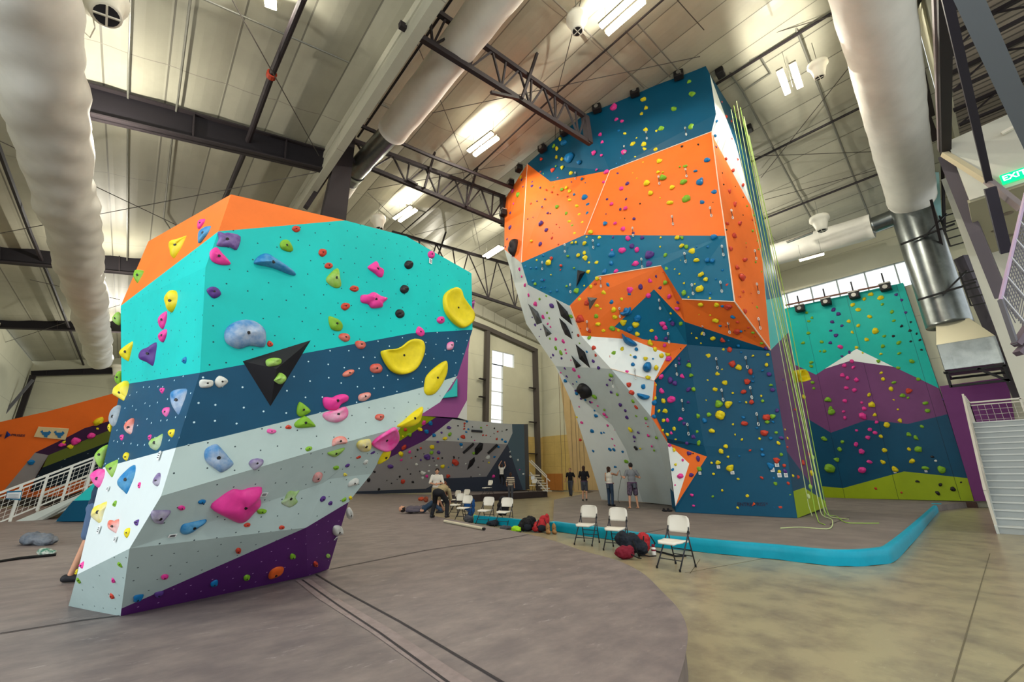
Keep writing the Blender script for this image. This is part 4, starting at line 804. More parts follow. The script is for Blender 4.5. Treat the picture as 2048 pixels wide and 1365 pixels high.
# maker's lettering on the orange wall and the tower foot
INK = mat('ink_dark', (40, 36, 60), .5)
def frame_at(n, p):   # text frame on a plane: x to the right as seen, y up
    x = UP.cross(n).normalized(); y = n.cross(x).normalized()
    return Matrix(((x.x, y.x, n.x, p.x), (x.y, y.y, n.y, p.y), (x.z, y.z, n.z, p.z), (0, 0, 0, 1)))
n_, c_ = OW.pl['a']; 
def logo(n, c, xE, xS, x0, x1, y, hpx, lab, cols):
    pc = PL((x0 + x1) / 2, y, n, c) + n * .02; e = empty('wall_lettering', pc, lab, 'lettering')
    L = (PL(x1, y, n, c) - PL(x0, y, n, c)).length; sz = hpx
    for s_, cx_ in (('ENTRE', xE), ('PRISES', xS)):
        p = PL(cx_, y, n, c) + n * .02; textmesh('letters', s_, sz, INK, e, frame_at(n, p))
    mx = (x0 + x1) / 2 if xE > 500 else 14.5; W = 3.2 if xE > 500 else 6
    k = M(); k.prism([PL(mx - W, y + W * 1.1, n, c) + n * .02, PL(mx + W * 1.2, y - W * .2, n, c) + n * .02, PL(mx - W * .1, y - W * 1.5, n, c) + n * .02], n * .015); k.build('emblem', cols[0], e)
    k = M(); k.prism([PL(mx - W, y + W * 1.1, n, c) + n * .04, PL(mx + W * .2, y + W * .2, n, c) + n * .04, PL(mx - W * .1, y - W * 1.5, n, c) + n * .04], n * .01); k.build('emblem', cols[1], e)
    return e
lz = (PL(0, 865, n_, c_) - PL(0, 875, n_, c_)).length
logo(n_, c_, -12, 36, -28, 52, 871, lz * .62, 'dark maker name lettering with a blue emblem on the orange wall', (mat('emblem_blue', (40, 60, 140), .5), mat('emblem_dark', (30, 40, 90), .5)))
n_, c_ = TW.pl['O']; lz = (PL(1500, 1004, n_, c_) - PL(1500, 1014, n_, c_)).length
logo(n_, c_, 1489.5, 1522.5, 1478, 1537, 1009.5, lz * .95, 'dark maker name lettering with an orange emblem low on the navy tower panel', (mat('emblem_orange', (230, 100, 30), .5), mat('emblem_red', (190, 50, 30), .5)))
# ---------------------------------------------------------------- climbing holds
HC = dict(y=((222, 202, 28), 'yellow'), p=((226, 60, 150), 'pink'), g=((122, 172, 44), 'green'), b=((14, 112, 172), 'blue'), r=((196, 66, 48), 'red'), v=((84, 52, 128), 'violet'),
          k=((34, 32, 36), 'black'), w=((206, 208, 202), 'white'), o=((222, 96, 40), 'orange'), q=((128, 140, 150), 'grey'), c=((214, 96, 72), 'coral'))
def hm(c, chalk=0):
    col = HC[c[0]][0]
    if chalk == 2: return mat('hold_%s_chalked' % HC[c[0]][1], col, .6, c2=(198, 200, 202), nscale=4.0, ramp=(.38, .8))
    if chalk == 1: return mat('hold_%s_dusty' % HC[c[0]][1], col, .55, c2=tuple(int(a * .65 + 72) for a in col), nscale=7)
    return mat('hold_%s' % HC[c[0]][1], col, .45, noise=.15, nscale=5)
def domemesh(outline, n, H, seed=0, peak=None, bowl=False, ridge=0):
    """outline: points on the wall plane; returns M with a lumpy dome standing out along n."""
    rnd = random.Random(seed); L = len(outline); cen = sum(outline, Vector()) / L
    pk = peak if peak is not None else cen
    prof = [(1.0, -.02), (1.0, .12), (.93, .42), (.76, .76), (.5, .95), (.24, 1.0)] if not bowl else [(1.0, 0), (1.0, .8), (.9, 1.0), (.78, .72), (.5, .34), (.25, .26)]
    ph = [rnd.uniform(0, 6.28) for _ in range(4)]; k = M(); vs = []
    for f, h in prof:
        for i, p in enumerate(outline):
            a = 2 * math.pi * i / L; c0 = cen.lerp(pk, 1 - f)
            q = c0 + (p - cen) * f; hh = H * h * (1 + .16 * math.sin(2 * a + ph[0]) * (f < .97) + .1 * math.sin(3 * a + ph[1]) * f)
            vs.append(q + n * hh)
    vs.append((cen.lerp(pk, 1)) + n * H * (1.0 if not bowl else .24)); fs = []
    for r in range(len(prof) - 1):
        for i in range(L): fs.append((r * L + i, r * L + (i + 1) % L, (r + 1) * L + (i + 1) % L, (r + 1) * L + i))
    t = len(prof) - 1
    for i in range(L): fs.append((t * L + i, t * L + (i + 1) % L, len(vs) - 1))
    k.add(vs, fs); return k, vs[-1]
def rounded(P, m=3):
    out = []; L = len(P)
    for i in range(L):
        p0, p1, p2, p3 = P[i - 1], P[i], P[(i + 1) % L], P[(i + 2) % L]
        for j in range(m):
            t = j / m; out.append(.5 * ((2 * p1) + (p2 - p0) * t + (2 * p0 - 5 * p1 + 4 * p2 - p3) * t * t + (3 * p1 - p0 - 3 * p2 + p3) * t ** 3))
    return out
NUM = ['zero', 'one', 'two', 'three', 'four', 'five', 'six', 'seven', 'eight', 'nine', 'ten', 'eleven', 'twelve', 'thirteen', 'fourteen', 'fifteen', 'sixteen', 'seventeen', 'eighteen', 'nineteen', 'twenty']
ORD = ['', 'first', 'second', 'third', 'fourth', 'fifth', 'sixth', 'seventh', 'eighth', 'ninth', 'tenth', 'eleventh', 'twelfth', 'thirteenth', 'fourteenth', 'fifteenth', 'sixteenth', 'seventeenth', 'eighteenth', 'nineteenth', 'twentieth']
def ordinal(i, n):
    if n == 1: return ''
    if i == 0: return ', leftmost of ' + NUM[n]
    if i == n - 1: return ', rightmost of ' + NUM[n]
    return ', %s from left of %s' % (ORD[i + 1], NUM[n])
NEAR = {
 (100, 360, 3.25): """y|large drop-shaped|775,430 790,400 850,385 905,362 912,372 900,430 870,480 825,517 795,500 785,465|0
p|small pointed|965,280 985,258 1020,257 1018,285 990,315 962,318|0
b|slanting|965,395 975,345 1010,308 1055,300 1065,320 1050,355 1010,385 970,412|1
v|blocky four-cornered|1090,340 1130,348 1165,345 1238,370 1215,455 1170,440 1110,435 1080,425 1095,385|1
p|crescent|1037,475 1055,450 1085,440 1120,480 1175,545 1130,555 1080,545 1045,520|0
g|rounded|550,600 570,585 635,600 630,640 585,682 555,645|0
y|large rounded|745,775 765,740 800,716 860,745 882,780 870,815 800,862 775,850 760,820|0
p|upper oval|710,910 725,875 765,853 782,880 778,930 740,970 715,955|0
p|lower oval|710,1015 735,980 775,968 782,995 770,1030 735,1057 712,1040|0
y|fan-shaped|458,1120 485,1085 570,1038 568,1085 535,1165 515,1182 475,1155|0
v|large folded|583,1140 600,1105 650,1085 700,1055 735,1060 745,1110 725,1180 695,1222 640,1190 595,1170|0
b|small pentagonal|862,1165 885,1150 900,1170 890,1195 865,1190|0
g|upper edge|410,900 430,868 450,860 470,900 455,945 430,935|1
b|big chalk-topped half-moon|1132,1010 1150,960 1200,925 1270,910 1340,925 1390,970 1402,1020 1390,1088 1300,1080 1225,1100 1150,1065|2
r|small round|1410,1065 1425,1045 1450,1065 1445,1082 1420,1085|0
v|small diamond|1018,715 1050,695 1090,705 1112,745 1070,772 1035,750|0
b|long wedge-shaped|1325,535 1350,500 1395,480 1440,500 1585,600 1575,622 1450,575 1340,550|1
g|small ribbed|1493,420 1510,393 1550,395 1580,455 1550,468 1505,450|0
r|small round|1572,315 1590,298 1620,305 1625,330 1600,342 1578,330|0""",
 (500, 420, 3.412): """r|small round|467,290 480,268 515,272 522,300 495,322 472,308|0
r|small round|508,380 525,362 555,365 565,385 545,402 515,398|0
g|triangular|517,475 555,425 590,400 607,415 610,470 620,520 590,535 545,515|1
r|small round|680,535 700,517 735,525 740,548 715,560 685,548|0
r|small round|620,655 640,635 675,640 680,665 650,687 625,675|0
g|ribbed oval|535,730 570,735 610,755 632,790 620,825 575,825 545,800|0
r|chalky round|603,870 620,845 660,845 682,870 672,895 640,900|1
r|chalky round|715,910 735,893 775,900 790,925 770,950 735,945|1
p|notched|802,390 835,365 862,352 880,390 912,410 905,455 880,460 850,435 815,410|0
p|wide winged|757,585 800,580 845,562 895,590 938,605 905,640 900,665 830,672 805,645 757,630|0
k|round|1052,372 1070,348 1098,350 1113,370 1105,395 1080,405 1060,395|0
k|round|1022,540 1040,515 1068,518 1083,540 1075,562 1050,572 1030,562|0
k|round|990,705 1005,682 1035,682 1052,703 1048,730 1020,740 998,728|0
p|small round|1213,295 1235,280 1260,300 1250,330 1220,325|0
y|giant bean-shaped|1315,610 1335,565 1385,535 1425,550 1440,595 1480,650 1515,705 1512,760 1470,800 1430,805 1370,760 1325,690|0
p|small three-sided|1273,750 1290,730 1320,732 1325,765 1300,778 1280,768|0
p|small leaf-shaped|1132,825 1150,795 1185,820 1190,850 1165,865 1135,845|0
y|giant bowl-shaped|890,975 915,960 975,955 1030,935 1080,895 1120,885 1165,900 1180,950 1165,1020 1130,1080 1080,1115 1020,1125 960,1100 915,1040|0
p|tiny square|1345,915 1370,900 1388,910 1382,950 1345,955|2
y|giant leaf-shaped|1190,1180 1205,1130 1260,1075 1320,1035 1345,1040 1345,1110 1310,1190 1260,1255 1210,1265 1187,1235|0
r|rounded|818,1075 835,1055 880,1052 902,1080 890,1110 845,1115 822,1100|1
c|flat oblong|632,1120 665,1095 705,1092 708,1110 680,1135 640,1140|1""",
 (450, 720, 4.265): """p|big bone-shaped|832,350 850,318 910,322 960,300 1020,295 1052,315 1045,350 990,380 960,420 900,432 850,410|0
p|big chalky|832,480 850,450 920,435 960,420 1020,400 1048,430 1045,480 1000,520 940,537 870,520|2
g|upper faceted|610,450 625,370 655,367 730,435 690,470 640,487|0
g|lower ribbed|590,548 640,500 690,482 770,560 740,575 620,583|0
c|chalky oval|1135,320 1150,295 1200,280 1240,285 1235,320 1190,352 1145,350|2
p|small oval|357,605 375,588 430,600 435,618 400,632 362,622|1
r|tiny round|515,572 540,555 568,572 560,590 520,588|0
r|chalky knobbly|1278,488 1300,465 1345,465 1357,490 1330,520 1290,510|1
c|chalk-white|913,705 925,675 975,652 1020,660 1043,695 1030,715 960,725 915,738|2
g|thin leaf-shaped|873,795 930,775 1020,750 990,795 940,828 895,818|1
g|small angular|683,760 710,740 742,745 735,770 700,783|0
y|chalky rounded|1120,730 1145,690 1190,680 1238,680 1245,740 1220,775 1160,780|2
p|giant bowl-shaped|1250,715 1300,660 1380,610 1450,575 1475,640 1465,700 1420,755 1360,772 1290,750|1
v|chalky angular|203,895 215,860 260,842 320,850 325,885 290,920 250,942|2
g|small dark|922,920 945,905 970,908 965,930 935,940|0
r|white-streaked|747,1015 770,970 805,957 832,975 815,1015 780,1045 750,1040|2
w|small knobbly|1047,1080 1060,1040 1110,1010 1138,1020 1130,1060 1080,1075|0
y|curved lower|1300,885 1340,800 1390,760 1415,775 1395,830 1330,875|0
y|giant upper|1465,570 1520,520 1600,450 1680,400 1675,470 1650,540 1560,578|0
r|tiny flat|1118,835 1150,818 1160,830 1130,845|0
v|tiny flat|1240,800 1270,778 1280,788 1250,805|0
w|small pale|1178,880 1200,855 1222,860 1210,885 1185,893|0
v|tiny dark|1025,905 1045,888 1065,892 1050,915 1030,918|0
y|tiny pale|1008,985 1020,965 1042,980 1030,992|1""",
 (1, 1, 1): """p|giant sculpted magenta|421,1015 440,995 466,979 484,981 500,976 523,975 518,990 521.5,1007 508,1023 492,1040 476,1045 450,1033|0""",
 (450, 960, 4.265): """g|chalky leafy|480,190 510,160 530,100 560,80 600,100 635,90 600,150 620,190 560,235 520,225 490,210|2
g|flat dark|270,265 310,248 355,260 340,285 290,292|0
r|small flat|160,385 190,367 215,375 210,398 170,403|0
r|small flat|460,405 480,390 508,400 500,420 465,422|0
r|small round|90,600 110,580 137,592 130,622 98,625|0
g|small rounded|553,650 570,630 602,645 595,668 560,675|0
g|small rounded|157,835 180,812 213,818 205,845 170,860|0
o|large knobbly|370,815 390,775 440,745 495,745 498,775 450,815 400,842 372,838|0
r|small square|753,710 770,695 792,710 785,735 760,738|0
g|small round|860,650 875,632 895,640 890,662 868,665|1
v|small ring-like|808,170 830,140 857,145 850,175 820,190|0
v|small faceted|880,200 900,182 917,190 910,215 885,217|0
g|small oval|995,170 1030,150 1032,178 1000,188|0
y|tiny square|1055,150 1075,138 1085,160 1065,172|0
w|pale blue-tinted rounded|917,430 930,395 970,390 1000,410 1000,450 960,475 925,465|0
w|pale upright|1035,260 1060,235 1085,270 1080,325 1050,330 1035,300|0""",
 (100, 960, 4.265): """y|large chalky bent|360,300 380,240 430,210 525,175 530,215 490,270 480,385 420,370 370,330|2
g|small triangular|535,210 560,178 580,195 575,232 545,228|0
c|chalky knobbly|497,375 515,345 560,352 595,335 635,385 630,430 600,475 570,455 530,430 500,400|2
y|small disc-like|637,460 650,420 685,412 700,440 690,480 655,498|0
v|small three-pointed|717,365 740,345 772,340 770,388 735,392|0
v|large chalky rock-like|860,310 870,265 930,260 1025,262 1010,300 970,340 960,372 900,368 875,345|2
b|long fish-shaped|1110,440 1130,385 1200,365 1290,345 1333,340 1325,365 1270,400 1200,450 1140,465|1
p|small round|1088,240 1115,220 1148,228 1150,248 1115,262|0
b|small oval|1262,190 1290,170 1328,175 1320,200 1275,208|0
p|small magenta|250,735 265,715 290,697 302,730 295,762 270,758|0
y|tiny edge|213,800 225,770 240,765 235,800 220,810|0
g|small leaf-shaped|223,850 245,827 268,840 260,885 240,880|0
g|small leaf-shaped|573,718 595,692 620,705 615,750 590,740|0
p|small knobbly|525,852 540,830 560,845 558,875 535,880|0
r|small knobbly|513,985 520,962 550,965 555,1005 530,1020 515,1000|0
b|small boxy|712,1025 720,990 795,978 790,1005 760,1035 715,1038|0
v|small flat|890,985 900,962 970,950 960,980 920,1003|0
p|small round|945,828 970,808 1008,812 1005,838 965,850|0
b|small boxy|1367,890 1390,865 1428,855 1430,890 1385,915|0""",
 (100, 720, 4.265): """y|large chalk-topped|545,270 560,230 640,180 690,210 722,320 715,370 680,377 600,330 550,300|1
q|tall smooth|515,500 535,430 575,390 612,400 620,470 600,580 555,580 520,550|1
c|chalk-topped hooked|640,560 670,520 715,500 735,570 752,625 720,648 670,630 642,600|2
p|tiny round|598,660 615,638 638,650 635,685 610,690|0
p|small three-sided|937,260 950,240 988,245 985,275 960,293|0
b|large chalk-topped drop|1030,310 1050,270 1110,250 1195,255 1200,330 1180,420 1135,497 1090,450 1045,370|2
p|small chalky|963,440 980,410 1030,410 1043,450 1010,493 975,475|1
y|small rounded|1010,620 1035,595 1080,597 1078,640 1055,670 1020,650|0
g|chalk-topped pointed|855,720 870,680 930,655 985,632 988,740 950,780 880,765|2
p|tiny half-hidden|838,655 860,638 878,655 860,690 845,685|0
y|small disc-like|625,825 650,790 690,810 692,850 665,865 635,850|0
g|large pale|390,810 430,760 495,725 500,760 470,830 440,925 400,870|1
g|chalky pointed|483,930 500,890 600,850 608,920 560,1012 520,990|1
p|large rounded|357,1000 370,960 430,930 505,960 505,1020 480,1080 440,1100 390,1075|1
v|small chalky drop|883,1040 910,990 935,965 970,1020 965,1065 920,1083 885,1060|2
p|tiny oval|750,1070 765,1045 782,1060 778,1095 758,1098|0
b|large curved|590,1070 600,1010 650,950 720,898 765,940 768,1000 740,1060 680,1155 640,1130|1
b|large chalky bean-shaped|1315,820 1330,760 1400,722 1440,735 1530,840 1562,895 1470,960 1420,940 1340,880|2
w|chalky boxy|1278,175 1340,170 1390,180 1388,220 1350,238 1280,235|0
w|chalky pointed|1403,190 1440,137 1500,160 1518,190 1480,225 1435,237|0
y|tiny edge|497,580 515,540 530,580 515,620|0
g|tall edge|562,150 580,105 607,95 622,120 610,215 580,205|0"""}
HOLD_SPOTS = {}
near = []
for (ox, oy, sc), txt in NEAR.items():
    for ln in txt.strip().split('\n'):
        c, desc, pts, ch = ln.split('|')
        P = [tuple(map(float, q.split(','))) for q in pts.split()]
        if sc != 1: P = [(ox + a / sc, oy + b / sc) for a, b in P]
        near.append((c, desc, P, int(ch)))
rec = []
for i, (c, desc, P, ch) in enumerate(near):
    cx_ = sum(p[0] for p in P) / len(P); cy_ = sum(p[1] for p in P) / len(P)
    p0, n, pn, pid = BW.hit(cx_, cy_); nn, cc = BW.pl[pid]
    # very oblique planes would stretch the outline: spread it half way towards the viewer
    vd = (EYE - p0).normalized(); cosv = n.dot(vd)
    ne = n if cosv > .35 else (n + vd * (.6 if cosv > 0 else 1.2)).normalized()
    ce = ne.dot(p0); O = [PL(a, b, ne, ce) for a, b in P]
    rec.append([c, desc, pn, ch, O, ne, cx_, cy_, p0, P])
byk = {}
for r in rec: byk.setdefault((r[0], r[1], r[2]), []).append(r)
for (c, desc, pn), L_ in byk.items():
    L_.sort(key=lambda r: r[6])
    for i, r in enumerate(L_): r.append("%s %s hold on near block's %s%s" % (desc, HC[c][1], pn.replace(' of the front face', ''), ordinal(i, len(L_))))
BOLT = mat('bolt_dark', (24, 22, 22), .5)
HCOUNT = 0
for i, (c, desc, pn, ch, O, n, cx_, cy_, p0, P, lab) in enumerate(rec):
    O = rounded(O, 3); R_ = sum((p - p0).length for p in O) / len(O)
    bowl = 'bowl' in desc or 'bean-shaped' in desc and 'giant' in desc
    H = R_ * (.5 if R_ < .08 else .42) * (.55 if bowl or 'leaf' in desc else 1)
    if 'wedge' in desc or 'half-moon' in desc: H = R_ * .5
    k, tip = domemesh(O, n, H, i, bowl=bowl)
    o = fixn(k.build('climbing_hold', hm(c, ch), smooth=True, origin=p0)); tag(o, lab, 'climbing hold', 'holds on the near bouldering block')
    HCOUNT += 1
    b = M(); tp = Vector(tip); rb = min(.016, R_ * .16); b.tube([tp - n * H * .3, tp + n * .004], rb, 10); b.build('bolt_hole', BOLT, o, origin=p0)
    COL.objects[-1].location = (0, 0, 0) if False else COL.objects[-1].location
# black faceted volumes
def volume(wall, pts, apex, H, m, label, name='climbing_volume', pid=None):
    cx_ = sum(p[0] for p in pts) / len(pts); cy_ = sum(p[1] for p in pts) / len(pts)
    if pid is None: _, n, _, pid = wall.hit(cx_, cy_)
    n, c = wall.pl[pid]; O = [PL(a, b, n, c) for a, b in pts]
    r = ray(*apex); t = (c + H - n.dot(EYE)) / n.dot(r); A = EYE + r * t; k = M(); L = len(O)
    k.add(O + [A], [(i, (i + 1) % L, L) for i in range(L)] + [tuple(range(L))]); return tag(k.build(name, m), label, 'climbing volume', 'dark faceted volumes'), k
VOLM = mat('volume_black', (26, 25, 30), .6, noise=.2, nscale=4, spec=.3)
vo, vk = volume(BW, [(485, 723), (621.5, 681), (541, 813)], (553, 738), .16, VOLM, 'big black triangular volume carrying two green holds on the near block', pid='N')
for j, pts in enumerate((((113, 1045), (120, 1020), (170, 1008), (215, 1018), (218, 1045), (190, 1065), (130, 1070)), ((172, 1155), (205, 1110), (245, 1130), (250, 1160), (215, 1190), (175, 1170)))):
    P = [(500 + a / 3.412, 420 + b / 3.412) for a, b in pts]; n, c = BW.pl['N']; q = PL(P[3][0], P[3][1], n, c) + n * .13; cc = n.dot(q)
    O = rounded([PL(a, b, n, cc) for a, b in P]); ce = sum(O, Vector()) / len(O); k, tip = domemesh(O, n, .045, 50 + j)
    k.v = [tuple(Vector(v) - n * .02) for v in k.v]
    o = fixn(k.build('climbing_hold', hm('g', 1), smooth=True, origin=ce)); tag(o, '%s green hold bolted on the big black triangular volume' % ('upper chalky', 'lower')[j], 'climbing hold', 'holds on the near bouldering block'); HCOUNT += 1
TVOL = [((980, 380, 4.55), [(795, 730), (870, 745), (785, 885)], (815, 770), 'small black triangular volume on the left blue band of the tower'),
 ((980, 380, 4.55), [(880, 970), (985, 980), (905, 1105)], (920, 1010), 'dark triangular volume with a red ball beside it in the orange recess'),
 ((980, 380, 4.55), [(345, 1035), (435, 1110), (475, 1210), (425, 1230)], (420, 1140), 'dark grey arrow-shaped volume, uppermost left on the white slab'),
 ((980, 380, 4.55), [(475, 1215), (565, 1310), (510, 1340)], (515, 1290), 'dark grey arrow-shaped volume, second down on the left of the white slab'),
 ((980, 380, 4.55), [(600, 1000), (655, 1055), (705, 1110), (755, 1240), (645, 1150), (625, 1080)], (680, 1120), 'black long volume touching the blue band at the top of the white slab'),
 ((980, 380, 4.55), [(628, 1165), (690, 1220), (728, 1290), (755, 1370), (680, 1320), (650, 1250)], (690, 1270), 'black long volume in the middle of the diagonal on the white slab'),
 ((1020, 620, 4.266), [(555, 285), (640, 360), (685, 500), (590, 420)], (615, 390), 'black long volume lowest on the diagonal of the white slab'),
 ((1020, 620, 4.266), [(520, 385), (608, 480), (562, 500)], (560, 455), 'dark grey triangular volume beneath the black diagonal on the white slab')]
for (ox, oy, sc), pts, ap, lb in TVOL:
    volume(TW, [(ox + a / sc, oy + b / sc) for a, b in pts], (ox + ap[0] / sc, oy + ap[1] / sc), .3, VOLM if 'black' in lb else mat('volume_grey', (92, 96, 98), .6), lb)
for pts, ap, lb in (([(1215, 380), (1265, 320), (1300, 330), (1290, 390), (1240, 440), (1218, 440)], (1250, 370), 'upper black volume on the grey cave roof'), ([(1140, 590), (1165, 500), (1215, 460), (1220, 500), (1195, 545)], (1180, 520), 'lower black volume on the grey cave roof')):
    volume(CW, [(700 + a / 4.876, 820 + b / 4.876) for a, b in pts], (700 + ap[0] / 4.876, 820 + ap[1] / 4.876), .35, VOLM, lb)
for (a, b), lb in ((((1183, 200), (1290, 207)), 'dark bar mounted on the pale top band of the grey cave'), (((1105, 415), (1205, 325)), 'slanting bar, left of two, under the grey cave roof'), (((1345, 420), (1435, 335)), 'slanting bar, right of two, under the grey cave roof')):
    P0, P1 = [CW.hit(700 + q[0] / 4.876, 820 + q[1] / 4.876) for q in (a, b)]; k = M(); k.beam(P0[0] + P0[1] * .1, P1[0] + P1[1] * .1, .12, .14); single(k, 'training_bar', VOLM, lb, 'training bar')
